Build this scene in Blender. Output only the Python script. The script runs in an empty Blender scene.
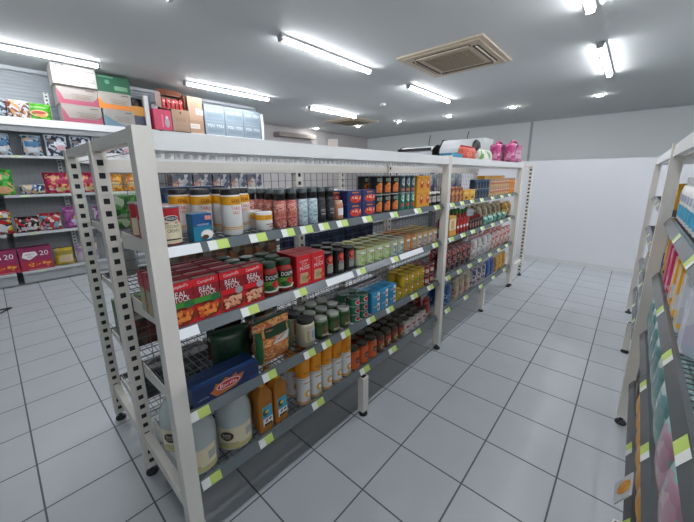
import bpy, math, random
from mathutils import Vector, Euler
random.seed(7)
SC = bpy.context.scene
COL = SC.collection
PI = math.pi
# ------------------------------------------------------------------ camera
cam_d = bpy.data.cameras.new('camera'); cam = bpy.data.objects.new('camera', cam_d); COL.objects.link(cam)
SC.camera = cam
CAM = Vector((-0.936, -1.086, 1.432))
F, YAW, PITCH, ROLL = 317.82, 0.73031, 0.22323, -0.00796
fw = Vector((math.cos(YAW)*math.cos(PITCH), math.sin(YAW)*math.cos(PITCH), -math.sin(PITCH)))
rt = Vector((math.sin(YAW), -math.cos(YAW), 0)); up = rt.cross(fw)
r2 = rt*math.cos(ROLL)+up*math.sin(ROLL); u2 = -rt*math.sin(ROLL)+up*math.cos(ROLL)
from mathutils import Matrix
cam.matrix_world = Matrix(((r2.x, u2.x, -fw.x, CAM.x), (r2.y, u2.y, -fw.y, CAM.y), (r2.z, u2.z, -fw.z, CAM.z), (0, 0, 0, 1)))
cam_d.sensor_width = 36; cam_d.lens = F/694*36; cam_d.shift_y = (247.8-261)/694
cam_d.clip_start = 0.02
# ------------------------------------------------------------------ world, exposure
w = bpy.data.worlds.new('world'); SC.world = w; w.use_nodes = True
w.node_tree.nodes['Background'].inputs[0].default_value = (0.75, 0.8, 0.85, 1)
w.node_tree.nodes['Background'].inputs[1].default_value = 0.3
SC.view_settings.view_transform = 'Standard'; SC.view_settings.look = 'None'
SC.view_settings.gamma = 1; SC.view_settings.exposure = 0.45
LAMP = 44.0; DOWN = 230.0

# ------------------------------------------------------------------ materials
_m = {}
def lin(c):
    if isinstance(c, str):
        c = [int(c[i:i+2], 16)/255 for i in (0, 2, 4)]
    return [(x/12.92 if x <= .04045 else ((x+.055)/1.055)**2.4) for x in c[:3]]+[1]
def M(c, rough=.45, metal=0, emit=0, var=.06, scale=30, alpha=None, trans=0, spec=.5):
    k = (str(c), rough, metal, emit, var, scale, alpha, trans)
    if k in _m: return _m[k]
    m = bpy.data.materials.new('mat_%d' % len(_m)); m.use_nodes = True; nt = m.node_tree
    b = nt.nodes['Principled BSDF']; col = lin(c)
    if var and not emit:
        n = nt.nodes.new('ShaderNodeTexNoise'); n.inputs['Scale'].default_value = scale; n.inputs['Detail'].default_value = 2
        tc = nt.nodes.new('ShaderNodeTexCoord'); nt.links.new(tc.outputs['Object'], n.inputs['Vector'])
        r = nt.nodes.new('ShaderNodeMix'); r.data_type = 'RGBA'
        r.inputs[6].default_value = [x*(1-var) for x in col[:3]]+[1]; r.inputs[7].default_value = [min(1, x*(1+var)) for x in col[:3]]+[1]
        nt.links.new(n.outputs['Fac'], r.inputs[0]); nt.links.new(r.outputs[2], b.inputs['Base Color'])
    else: b.inputs['Base Color'].default_value = col
    b.inputs['Roughness'].default_value = rough; b.inputs['Metallic'].default_value = metal
    b.inputs['Specular IOR Level'].default_value = spec
    if alpha is not None: b.inputs['Alpha'].default_value = alpha
    if trans: b.inputs['Transmission Weight'].default_value = trans
    if emit:
        b.inputs['Emission Color'].default_value = col; b.inputs['Emission Strength'].default_value = emit
    _m[k] = m; return m
def PT(cols, scale=25, rough=.35, stretch=(1, 1, 1)):
    """printed packaging: patches of several inks"""
    k = ('pt', tuple(cols), scale, rough, stretch)
    if k in _m: return _m[k]
    m = bpy.data.materials.new('print_%d' % len(_m)); m.use_nodes = True; nt = m.node_tree; b = nt.nodes['Principled BSDF']
    tc = nt.nodes.new('ShaderNodeTexCoord'); mp = nt.nodes.new('ShaderNodeMapping'); mp.inputs['Scale'].default_value = stretch
    n = nt.nodes.new('ShaderNodeTexNoise'); n.inputs['Scale'].default_value = 12; n.inputs['Detail'].default_value = 1
    mx = nt.nodes.new('ShaderNodeMix'); mx.data_type = 'VECTOR'; mx.inputs[0].default_value = .12
    v = nt.nodes.new('ShaderNodeTexVoronoi'); v.inputs['Scale'].default_value = scale
    nt.links.new(tc.outputs['Object'], mp.inputs[0]); nt.links.new(mp.outputs[0], n.inputs['Vector'])
    nt.links.new(mp.outputs[0], mx.inputs[4]); nt.links.new(n.outputs['Color'], mx.inputs[5])
    nt.links.new(mx.outputs[1], v.inputs['Vector'])
    s = nt.nodes.new('ShaderNodeSeparateColor'); nt.links.new(v.outputs['Color'], s.inputs[0])
    r = nt.nodes.new('ShaderNodeValToRGB'); r.color_ramp.interpolation = 'CONSTANT'
    e = r.color_ramp.elements
    while len(e) < len(cols): e.new(.5)
    for i, c in enumerate(cols): e[i].position = i/len(cols); e[i].color = lin(c)
    nt.links.new(s.outputs[0], r.inputs[0]); nt.links.new(r.outputs[0], b.inputs['Base Color'])
    b.inputs['Roughness'].default_value = rough
    _m[k] = m; return m
CREAM = M('dedad2', .4, var=.03); WHITE = M('e2e3e3', .4, var=.02); BLACK = M('131313', .45); WIRE = M('6c6e70', .3, .75)
STEEL = M('9a9c9e', .3, .8); GOLD = M('a08c50', .3, .8); STRIP = M('5c6468', .22); LIME = M('b4cb68', .5); PAPER = M('d8ddd8', .5)
# ------------------------------------------------------------------ mesh builder
class MB:
    def __init__(s): s.v = []; s.f = []; s.mi = []; s.mats = []; s.sm = []
    def mat(s, m):
        if m not in s.mats: s.mats.append(m)
        return s.mats.index(m)
    def add(s, vs, fs, m, smooth=False):
        o = len(s.v); s.v += [tuple(x) for x in vs]; k = s.mat(m)
        for f in fs: s.f.append([o+i for i in f]); s.mi.append(k); s.sm.append(smooth)
        return s
    def box(s, x0, x1, y0, y1, z0, z1, m):
        vs = [(x, y, z) for z in (z0, z1) for y in (y0, y1) for x in (x0, x1)]
        return s.add(vs, [(0, 2, 3, 1), (4, 5, 7, 6), (0, 1, 5, 4), (2, 6, 7, 3), (0, 4, 6, 2), (1, 3, 7, 5)], m)
    def bevbox(s, w, d, h, m, b=.004, z=0, x=0, y=0):
        # box with chamfered vertical and top edges, base centre at x,y,z
        def ring(ins, zz, bb):
            X, Y = w/2-ins, d/2-ins
            return [(x-X+bb, y-Y, zz), (x+X-bb, y-Y, zz), (x+X, y-Y+bb, zz), (x+X, y+Y-bb, zz), (x+X-bb, y+Y, zz), (x-X+bb, y+Y, zz), (x-X, y+Y-bb, zz), (x-X, y-Y+bb, zz)]
        R = [ring(b*.5, z, b), ring(0, z+b*.5, b), ring(0, z+h-b*.5, b), ring(b*.5, z+h, b)]
        vs = sum(R, []); fs = [tuple(reversed(range(8))), tuple(range(24, 32))]
        for k in range(3):
            for i in range(8): j = (i+1) % 8; fs.append((k*8+i, k*8+j, k*8+8+j, k*8+8+i))
        return s.add(vs, fs, m)
    def lathe(s, prof, m, n=20, cx=0, cy=0, smooth=True, sx=1, sy=1, power=1):
        vs = []; fs = []
        for r, z in prof:
            for i in range(n):
                a = 2*PI*i/n; c, q = math.cos(a), math.sin(a)
                if power != 1: c = math.copysign(abs(c)**power, c); q = math.copysign(abs(q)**power, q)
                vs.append((cx+r*c*sx, cy+r*q*sy, z))
        for k in range(len(prof)-1):
            for i in range(n): j = (i+1) % n; fs.append((k*n+i, k*n+j, (k+1)*n+j, (k+1)*n+i))
        s.add(vs, fs, m, smooth)
        s.add([v for v in vs[:n]], [tuple(reversed(range(n)))], m); s.add(vs[-n:], [tuple(range(n))], m)
        return s
    def bar(s, a, b, t, m, n=4, t2=None):
        a, b = Vector(a), Vector(b); d = (b-a).normalized(); x = d.cross(Vector((0, 0, 1)))
        if x.length < .01: x = Vector((1, 0, 0))
        x.normalize(); y = d.cross(x); t2 = t if t2 is None else t2; vs = []
        for p, q in ((a, t), (b, t2)):
            for i in range(n): th = 2*PI*(i+.5)/n; vs.append(p+(x*math.cos(th)+y*math.sin(th))*q)
        fs = [(i, (i+1) % n, n+(i+1) % n, n+i) for i in range(n)]+[tuple(reversed(range(n))), tuple(range(n, 2*n))]
        return s.add(vs, fs, m, n > 5)
    def build(s, name, parent=None, loc=(0, 0, 0), rz=0):
        me = bpy.data.meshes.new(name); me.from_pydata(s.v, [], s.f)
        for m in s.mats: me.materials.append(m)
        me.polygons.foreach_set('material_index', s.mi); me.polygons.foreach_set('use_smooth', s.sm); me.update()
        o = bpy.data.objects.new(name, me); COL.objects.link(o); o.location = loc; o.rotation_euler = (0, 0, rz)
        if parent: o.parent = parent
        return o
def tag(o, label=None, cat=None, group=None, kind=None):
    if label: o['label'] = label
    if cat: o['category'] = cat
    if group: o['group'] = group
    if kind: o['kind'] = kind
    return o
def empty(name, loc=(0, 0, 0), rz=0):
    o = bpy.data.objects.new(name, None); COL.objects.link(o); o.location = loc; o.rotation_euler = (0, 0, rz); o.empty_display_size = .05; return o
def copy_tree(o, parent=None):
    c = o.copy(); COL.objects.link(c)
    if parent: c.parent = parent
    for ch in list(o.children): copy_tree(ch, c)
    return c
# ------------------------------------------------------------------ lettering and printed graphics
_txt = {}
def text_mesh(t):
    if t in _txt: return _txt[t]
    cu = bpy.data.curves.new('lettering', 'FONT'); cu.body = t; cu.align_x = 'CENTER'; cu.align_y = 'CENTER'; cu.resolution_u = 2
    o = bpy.data.objects.new('lettering', cu); COL.objects.link(o)
    dg = bpy.context.evaluated_depsgraph_get(); me = bpy.data.meshes.new_from_object(o.evaluated_get(dg))
    vs = [(v.co.x, v.co.y) for v in me.vertices]; fs = [tuple(p.vertices) for p in me.polygons]
    bpy.data.objects.remove(o); bpy.data.curves.remove(cu); bpy.data.meshes.remove(me)
    x0 = min(v[0] for v in vs); x1 = max(v[0] for v in vs); y0 = min(v[1] for v in vs); y1 = max(v[1] for v in vs)
    vs = [((x-(x0+x1)/2)/(x1-x0), (y-(y0+y1)/2)/(y1-y0)) for x, y in vs]
    _txt[t] = (vs, fs); return _txt[t]
def flat(yf, x=0, sl=0):
    return lambda u, v, l: (x+u, yf-.0006-.0005*l+sl*v, v)
def cyl(r):
    return lambda u, v, l: ((r+.0006+.0006*l)*math.sin(u/r), -(r+.0006+.0006*l)*math.cos(u/r), v)
def pill(w, h, t, e=.36):
    def f(u, v, l):
        a = max(0, 1-(2*u/w)**2); b = max(0, 1-(2*(v-h/2)/h)**2)
        return (u, -t/2*(a**e)*(b**e)-.0008-.0006*l, v)
    return f
def gfx(mb, fn, ops):
    for l, op in enumerate(ops):
        k = op[0]
        if k == 'r':
            _, u0, v0, u1, v1, m = op; nu = max(1, int(abs(u1-u0)/.008)); nv = max(1, int(abs(v1-v0)/.03)); vs = []; fs = []
            for j in range(nv+1):
                for i in range(nu+1): vs.append(fn(u0+(u1-u0)*i/nu, v0+(v1-v0)*j/nv, l))
            for j in range(nv):
                for i in range(nu): a = j*(nu+1)+i; fs.append((a, a+1, a+nu+2, a+nu+1))
            mb.add(vs, fs, m)
        elif k == 'e':
            _, cu, cv, ru, rv, m = op; n = 14
            vs = [fn(cu, cv, l)]+[fn(cu+ru*math.cos(2*PI*i/n), cv+rv*math.sin(2*PI*i/n), l) for i in range(n)]
            mb.add(vs, [(0, 1+i, 1+(i+1) % n) for i in range(n)], m)
        elif k == 'p':
            _, pts, m = op; mb.add([fn(u, v, l) for u, v in pts], [tuple(range(len(pts)))], m)
        elif k == 't':
            _, t, cu, cv, w, h, m = op[:7]; sh = op[7] if len(op) > 7 else 0
            vs, fs = text_mesh(t); mb.add([fn(cu+x*w+sh*y*h+0*sh, cv+y*h+(op[8]*x*w if len(op) > 8 else 0), l) for x, y in vs], fs, m)
        elif k == 'b':   # scatter of small food shapes
            _, u0, v0, u1, v1, n, rr, mats, seed = op; rnd = random.Random(seed)
            for q in range(n):
                cu, cv = rnd.uniform(u0+rr, u1-rr), rnd.uniform(v0+rr, v1-rr); a = rnd.random()*PI; r1, r2_ = rr*rnd.uniform(.6, 1.1), rr*rnd.uniform(.3, .6)
                pts = [(cu+r1*math.cos(t)*math.cos(a)-r2_*math.sin(t)*math.sin(a), cv+r1*math.cos(t)*math.sin(a)+r2_*math.sin(t)*math.cos(a)) for t in [2*PI*i/8 for i in range(8)]]
                mb.add([fn(x, y, l+.05*q/n+.0) for x, y in pts], [tuple(range(8))], rnd.choice(mats))
# ------------------------------------------------------------------ product shapes (front faces -y, base centre at the origin)
def C_(x): return M(x, .4)
def mk_box(name, w, d, h, body, ops=None, side=None):
    def f():
        o = MB().bevbox(w, d, h, body, min(.003, w/20)).build(name)
        if ops:
            l = MB(); gfx(l, flat(-d/2), ops); l.build('printed_front', o)
        return o
    return f
def mk_can(name, r, h, body, lid=None, ops=None, band=None):
    lid = lid or STEEL
    def f():
        b = MB().lathe([(r*.9, 0), (r*.97, .002), (r*.97, .004), (r*.95, .006), (r*.95, h-.006), (r*.97, h-.004), (r*.97, h-.002)], body, 20); o = b.build(name)
        MB().lathe([(r*.985, h-.006), (r, h-.003), (r, h), (r*.93, h), (r*.9, h-.003)], lid, 20).build('lid', o)
        if ops: l = MB(); gfx(l, cyl(r*.955), ops); l.build('paper_label', o)
        return o
    return f
def mk_jar(name, r, h, body, lid, ops=None, neck=.82, lidh=.018, sh=.8):
    def f():
        o = MB().lathe([(r*.85, 0), (r, .006), (r, h*sh), (r*.97, h*(sh+.03)), (r*neck, h*(sh+.1)), (r*neck, h-lidh)], body, 20).build(name)
        MB().lathe([(r*neck*1.06, h-lidh), (r*neck*1.08, h-lidh+.003), (r*neck*1.08, h-.002), (r*neck, h), (r*.5, h-.001)], lid, 20).build('lid', o)
        if ops: l = MB(); gfx(l, cyl(r), ops); l.build('paper_label', o)
        return o
    return f
def mk_pouch(name, w, h, t, body, ops=None, crimp=None, e=.36):
    def f():
        b = MB(); n, k = 12, 12; P = pill(w, h, t, e)
        for sgn in (-1, 1):
            vs = []; fs = []
            for j in range(k+1):
                for i in range(n+1):
                    v = h*j/k; u = w*(i/n-.5)
                    x, y, z = P(u, v, 0); y += .0008
                    wr = .0015*math.sin(40*u/w*2+7*v/h)*math.sin(9*v/h)
                    squeeze = 1-.05*math.sin(PI*j/k)
                    vs.append((x*squeeze, (y+wr*(0 < j < k and 0 < i < n))*(1 if sgn < 0 else -1), z))
            for j in range(k):
                for i in range(n): a = j*(n+1)+i; q = (a, a+1, a+n+2, a+n+1); fs.append(q if sgn < 0 else tuple(reversed(q)))
            b.add(vs, fs, body, True)
        o = b.build(name)
        if crimp:
            MB().box(-w*.48, w*.48, -.0015, .0015, h-.004, h+.012, crimp).build('crimped_seal', o)
        if ops:
            l = MB(); gfx(l, pill(w, h, t*1.02, e), ops); l.build('printed_front', o)
        return o
    return f
ORD = ['', 'first', 'second', 'third', 'fourth', 'fifth', 'sixth', 'seventh', 'eighth', 'ninth', 'tenth', 'eleventh', 'twelfth']
ROWW = ['front row', 'second row', 'third row', 'fourth row', 'fifth row']
def put(proto, made, x, y, z, label, cat, group=None, rz=0, tilt=None):
    if not made: o = proto(); made.append(o)
    else: o = copy_tree(made[0])
    if z < 1.45 and 0 < y < .47 and x < 3.4: y -= .013
    o.location = (x, y, z); o.rotation_euler = (tilt[0] if tilt else 0, tilt[1] if tilt else 0, rz)
    for k in ('label', 'category', 'group'):
        if k in o: del o[k]
    tag(o, label, cat, group); return o
def rows(proto, cat, desc, group, xs, ys, z, levels=1, dz=0, jit=.0, made=None, flip=False, upper=None, rz=0):
    made = [] if made is None else made
    for L in range(levels):
        for r, y in enumerate(ys):
            for c, x in enumerate(xs):
                if L > 0 and upper is not None and c not in upper: continue
                lab = desc
                if levels > 1: lab += ', ' + (('lower', 'upper') if levels == 2 else ('bottom', 'middle', 'top'))[L]+' layer'
                if len(ys) > 1: lab += ', '+ROWW[r]
                if len(xs) > 1: lab += ', '+((ORD[c+1]+' from left') if c+1 < len(ORD) else 'number %d from left' % (c+1))
                jx, jy = random.uniform(-jit, jit), random.uniform(-jit, jit)
                put(proto, made, x+jx, y+jy, z+L*dz, lab, cat, group, rz=(PI if flip else 0)+rz+random.uniform(-jit, jit)*25)
    return made
def span(a, n, p): return [a+p*i for i in range(n)]
#@@STRUCT
# ------------------------------------------------------------------ the room
T = 1/3.0
def tile_mat():
    m = bpy.data.materials.new('floor_tiles'); m.use_nodes = True; nt = m.node_tree; b = nt.nodes['Principled BSDF']
    tc = nt.nodes.new('ShaderNodeTexCoord'); sp = nt.nodes.new('ShaderNodeSeparateXYZ'); nt.links.new(tc.outputs['Object'], sp.inputs[0])
    def grout(sock):
        a = nt.nodes.new('ShaderNodeMath'); a.operation = 'DIVIDE'; a.inputs[1].default_value = T; nt.links.new(sp.outputs[sock], a.inputs[0])
        r = nt.nodes.new('ShaderNodeMath'); r.operation = 'ROUND'; nt.links.new(a.outputs[0], r.inputs[0])
        d = nt.nodes.new('ShaderNodeMath'); d.operation = 'SUBTRACT'; nt.links.new(a.outputs[0], d.inputs[0]); nt.links.new(r.outputs[0], d.inputs[1])
        e = nt.nodes.new('ShaderNodeMath'); e.operation = 'ABSOLUTE'; nt.links.new(d.outputs[0], e.inputs[0])
        g = nt.nodes.new('ShaderNodeMath'); g.operation = 'LESS_THAN'; g.inputs[1].default_value = .011; nt.links.new(e.outputs[0], g.inputs[0]); return g
    gx, gy = grout(0), grout(1)
    mx = nt.nodes.new('ShaderNodeMath'); mx.operation = 'MAXIMUM'; nt.links.new(gx.outputs[0], mx.inputs[0]); nt.links.new(gy.outputs[0], mx.inputs[1])
    n = nt.nodes.new('ShaderNodeTexNoise'); n.inputs['Scale'].default_value = 3.5; n.inputs['Detail'].default_value = 6; nt.links.new(tc.outputs['Object'], n.inputs['Vector'])
    t = nt.nodes.new('ShaderNodeMix'); t.data_type = 'RGBA'; t.inputs[6].default_value = lin('9fa4a8'); t.inputs[7].default_value = lin('b0b4b8'); nt.links.new(n.outputs['Fac'], t.inputs[0])
    f = nt.nodes.new('ShaderNodeMix'); f.data_type = 'RGBA'; f.inputs[7].default_value = lin('55585b'); nt.links.new(t.outputs[2], f.inputs[6]); nt.links.new(mx.outputs[0], f.inputs[0])
    nt.links.new(f.outputs[2], b.inputs['Base Color'])
    rr = nt.nodes.new('ShaderNodeMapRange'); rr.inputs[3].default_value = .38; rr.inputs[4].default_value = .8; nt.links.new(mx.outputs[0], rr.inputs[0]); nt.links.new(rr.outputs[0], b.inputs['Roughness'])
    bp = nt.nodes.new('ShaderNodeBump'); bp.inputs['Strength'].default_value = .4; bp.inputs['Distance'].default_value = .003; bp.invert = True
    nt.links.new(mx.outputs[0], bp.inputs['Height']); nt.links.new(bp.outputs[0], b.inputs['Normal'])
    return m
def slat_mat():
    m = bpy.data.materials.new('ribbed_lining'); m.use_nodes = True; nt = m.node_tree; b = nt.nodes['Principled BSDF']
    tc = nt.nodes.new('ShaderNodeTexCoord'); wv = nt.nodes.new('ShaderNodeTexWave'); wv.bands_direction = 'Z'; wv.inputs['Scale'].default_value = 6.5; wv.inputs['Distortion'].default_value = 0
    nt.links.new(tc.outputs['Object'], wv.inputs['Vector'])
    bp = nt.nodes.new('ShaderNodeBump'); bp.inputs['Strength'].default_value = .5; bp.inputs['Distance'].default_value = .01; nt.links.new(wv.outputs['Fac'], bp.inputs['Height']); nt.links.new(bp.outputs[0], b.inputs['Normal'])
    b.inputs['Base Color'].default_value = lin('a2a9af'); b.inputs['Roughness'].default_value = .5
    return m
H = 2.95
WALL = M('e4e8e8', .7, var=.02, scale=2); CEIL = M('cfd3d2', .75, var=.02, scale=2)
def wall(name, x0, x1, y0, y1, z0, z1, m): return tag(MB().box(x0, x1, y0, y1, z0, z1, m).build(name), kind='structure')
wall('floor', -5, 10, -4.1, 8, -.1, 0, tile_mat())
wall('ceiling', -5, 10, -4.1, 8, H, H+.1, CEIL)
wall('wall_left', -5, 3.5, 5.65, 5.8, 0, H, slat_mat())
wall('wall_return', 3.4, 3.5, 5.8, 7.5, 0, H, WALL)
wall('wall_rear', 3.4, 9.95, 7.4, 7.5, 0, H, M('c4bfbf', .7, var=.02))
wall('wall_far', 9.85, 9.95, -4.1, 7.4, 0, H, WALL)
wall('wall_right', -5, 9.95, -4.1, -4, 0, H, WALL)
wall('wall_entrance', -5.1, -5, -4.1, 5.8, 0, H, WALL)
wall('trim_1', 9.83, 9.85, 1.36, 1.42, 0, H, M('aab0b4', .6))
wall('trim_2', 9.80, 9.85, -4, 7.4, H-.05, H, M('b9bfc2', .6))
wall('trim_3', -5, 3.4, 5.60, 5.65, H-.05, H, M('c3c9cd', .6))
wall('wall_partition', 5.17, 5.27, -3.2, 1.6, 0, 1.645, M('dedfe4', .55, var=.01))
wall('baseboard_partition', 5.155, 5.17, -3.2, 1.6, 0, .07, M('d6d8da', .5))
# ------------------------------------------------------------------ ceiling fittings
EM = M('f8faff', .5, emit=LAMP)
def batten():
    o = MB().box(-.81, .81, -.042, .042, -.026, 0, M('c9cccf', .4)).build('ceiling_batten')
    d = MB(); n = 10; pts = [(-.031, -.024)]+[(.031*math.cos(PI+PI*i/(n-2)), -.034+.030*math.sin(PI+PI*i/(n-2))) for i in range(n-1)]+[(.031, -.024)]
    vs = [(x, y, z) for x in (-.78, .78) for y, z in pts]
    fs = [(i, n+1+i, n+2+i, i+1) for i in range(n)]+[tuple(range(n+1)), tuple(reversed(range(n+1, 2*n+2)))]
    d.add(vs, fs, EM, True); d.build('light_diffuser', o)
    for s in (-1, 1): MB().box(min(s*.78, s*.812), max(s*.78, s*.812), -.034, .034, -.066, -.001, M('9ea2a5', .4)).build('end_cap', o)
    return o
made = []
nm = {(-.42, 4.6): 'long ceiling light cut off by the top left edge', (2.31, 4.6): 'ceiling light above the cardboard cartons on the left shelving',
      (5.0, 4.6): 'smallest ceiling light, beside the far air conditioner', (-.42, 2.065): 'ceiling light showing only its tip at the top edge, left half',
      (2.31, 2.065): 'large ceiling light left of the near air conditioner', (5.0, 2.065): 'ceiling light just below the near air conditioner',
      (2.31, -.54): 'ceiling light cut off by the top edge, right half', (5.0, -.54): 'ceiling light pointing down over the right aisle'}
for y in (4.6, 2.065, -.54, -3.1):
    for x in (-.42, 2.31, 5.0):
        put(batten, made, x, y, H, nm.get((x, y), 'ceiling light behind the camera in the row at y %.0f x %.0f' % (y, x) if False else 'ceiling light out of frame'), 'ceiling light', 'long tube ceiling lights')
def downlight():
    o = MB().lathe([(.05, -.012), (.055, -.006), (.055, 0)], WHITE, 16).build('downlight')
    MB().lathe([(.042, -.022), (.048, -.012)], M('ffffff', .5, emit=DOWN), 16).build('glowing_lens', o); return o
made = []
for k, (x, y) in enumerate([(6.58, 6.95), (7.19, 5.69), (7.31, 4.25), (7.56, 2.87), (7.51, 1.29), (7.48, -.30)]):
    put(downlight, made, x, y, H, 'small round recessed downlight near the far wall, %s from left' % ORD[k+1], 'downlight', 'row of recessed downlights')
def aircon():
    BE = M('c9bba6', .5); DK = M('2a251f', .6)
    o = MB().box(-.56, .56, -.56, .56, -.022, 0, BE).build('ceiling_air_conditioner')
    MB().box(-.5, .5, -.5, .5, -.032, -.022, M('c4b49c', .5)).build('fascia_panel', o)
    g = MB(); g.box(-.3, .3, -.3, .3, -.038, -.032, M('a8977c', .6))
    for i in range(14): g.box(-.28, .28, -.28+i*.042, -.262+i*.042, -.042, -.038, M('8f8069', .6))
    g.build('intake_grille', o)
    for k, (x0, x1, y0, y1) in enumerate([(-.36, .36, .37, .44), (-.36, .36, -.44, -.37), (.37, .44, -.36, .36), (-.44, -.37, -.36, .36)]):
        s = MB().box(x0, x1, y0, y1, -.036, -.0325, DK).build('air_slot', o)
        if k in (1,): s['label'] = 'slot with flap swung open'
        fl = MB()
        if k < 2: fl.box(x0+.01, x1-.01, y0+.02, y0+.035, -.05, -.036, BE)
        else: fl.box(x0+.02, x0+.035, y0+.01, y1-.01, -.05, -.036, BE)
        fl.build('flap', s)
    return o
made = []
put(aircon, made, 3.55, .965, H, 'beige ceiling air conditioner nearest the camera', 'air conditioner', 'ceiling cassette air conditioners')
put(aircon, made, 6.35, 5.25, H, 'far ceiling air conditioner behind the smallest ceiling light', 'air conditioner', 'ceiling cassette air conditioners')
tag(MB().lathe([(.05, -.035), (.06, -.02), (.06, 0)], WHITE, 16).build('smoke_detector', loc=(5.14, 3.27, H)), 'small white round smoke detector on the ceiling', 'smoke detector')
tag(MB().lathe([(.05, -.035), (.06, -.02), (.06, 0)], WHITE, 16).build('smoke_detector', loc=(7.6, 4.5, H)), 'tiny white ceiling sensor close to the far wall', 'smoke detector')
sg = MB().box(-.18, .18, -.01, .01, 0, .26, M('cfc6bf', .5)).build('hanging_sign', loc=(7.6, 7.2, 2.45), rz=-.75)
MB().bar((0, 0, .26), (0, 0, .5), .006, WIRE).build('suspension_rod', sg); tag(sg, 'small pale sign hanging from the ceiling at the far back', 'sign')
bd = MB().box(0, 1.5, 0, .3, 0, .12, M('8e8580', .5)).build('duct_cover', loc=(5.2, 7.08, 2.62)); tag(bd, 'long boxed duct high on the far rear wall', 'duct')
for (x, y, n) in ((9.7, 4.55, 'dark vertical cable pair running down the far wall'), (9.7, 3.2, 'thin cable looping down the far wall beside a downlight')):
    c = MB()
    for k in range(10): c.bar((0, .05*math.sin(k*.5), -k*.1), (0, .05*math.sin(k*.5+.5), -(k+1)*.1), .012, BLACK, 6)
    tag(c.build('wall_cable', loc=(x+.12, y, 2.8)), n, 'cable')
v = MB(); v.bar((-1.15, 3.98, .012), (-.965, 3.97, .012), .008, BLACK, 6).bar((-.965, 3.97, .012), (-1.09, 3.80, .012), .008, BLACK, 6).bar((-1.09, 3.80, .012), (-1.3, 3.80, .012), .008, BLACK, 6).bar((-1.15, 3.98, .012), (-1.5, 3.98, .6), .008, BLACK, 6)
tag(v.build('wire_display_stand'), 'black wire stand foot poking in at the left edge of the floor', 'stand')
# display fridges at the back whose tops show over the shelving
def fridge(x, y0, y1, label, ht, sides=(-1, 1), tz=1.95):
    o = empty('display_fridge', (x, (y0+y1)/2, 0)); L = (y1-y0)/2
    pts = [(-.45, 0), (-.45, 1.85), (-.40, 2.08), (-.2, ht), (.45, ht), (.45, 0)]
    b = MB(); n = len(pts); vs = [(px, s*(L-.05), z) for s in (-1, 1) for px, z in pts]
    b.add(vs, [(i, (i+1) % n, n+(i+1) % n, n+i) for i in range(n)]+[tuple(reversed(range(n))), tuple(range(n, 2*n))], M('d9dcdf', .35)); b.build('cabinet', o)
    for s in sides:
        q = MB(); vs = [(px*1.03, s*(L-.05)+e, z*1.012) for e in (0, s*.025) for px, z in pts]
        q.add(vs, [(i, (i+1) % n, n+(i+1) % n, n+i) for i in range(n)]+[tuple(reversed(range(n))), tuple(range(n, 2*n))], BLACK); q.build('side_panel', o)
    MB().box(-.47, -.452, -L+.06, L-.06, tz, tz+.07, BLACK).build('front_trim', o)
    tag(o, label, 'fridge')
fridge(7.5, 3.0, 4.15, 'white display fridge with black end panels seen over the shelving', 2.19, (-1, 1), 2.07)
fridge(7.5, 1.75, 2.9, 'second pale display fridge, right of the first, behind the shelving', 2.30, (1,), 1.9)
#@@RACKS
# ------------------------------------------------------------------ shelving
def solid_post(root, x, y, z1, z0=.05, m=CREAM, s=.025):
    p = MB().box(x-s, x+s, y-s, y+s, z0, z1, m).build('upright_post', root)
    foot(p, x, y, z0); return p
def foot(p, x, y, z0=.05):
    MB().lathe([(.026, 0), (.028, .006), (.024, .016), (.009, .02), (.009, z0)], BLACK, 14, x, y).build('levelling_foot', p)
SLOT_SHADE = M('26282a', .7)  # dark sheets behind post slots stand in for the shade inside the hollow posts
def perf_post(root, x, y, z1, z0=.05, s=.025, pitch=.05, m=CREAM, ft=True, k=.42):
    b = MB(); t = .002
    for sy in (-1, 1):
        ya, yb = sorted((y+sy*s, y+sy*(s-t)))
        b.box(x-s, x-s*k, ya, yb, z0, z1, m); b.box(x+s*k, x+s, ya, yb, z0, z1, m)
        z = z0
        while z < z1-.01: b.box(x-s*k, x+s*k, ya, yb, z, min(z1, z+pitch*.55), m); z += pitch
    b.box(x-s, x-s+t, y-s+t, y+s-t, z0, z1, m); b.box(x+s-t, x+s, y-s+t, y+s-t, z0, z1, m); b.box(x-s+t, x+s-t, y-s+.006, y-s+.008, z0, z1, SLOT_SHADE); b.box(x-s+t, x+s-t, y+s-.008, y+s-.006, z0, z1, SLOT_SHADE)
    b.box(x-s, x+s, y-s, y+s, z1, z1+.003, m)
    p = b.build('upright_post', root)
    if ft: foot(p, x, y, z0)
    return p
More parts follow.
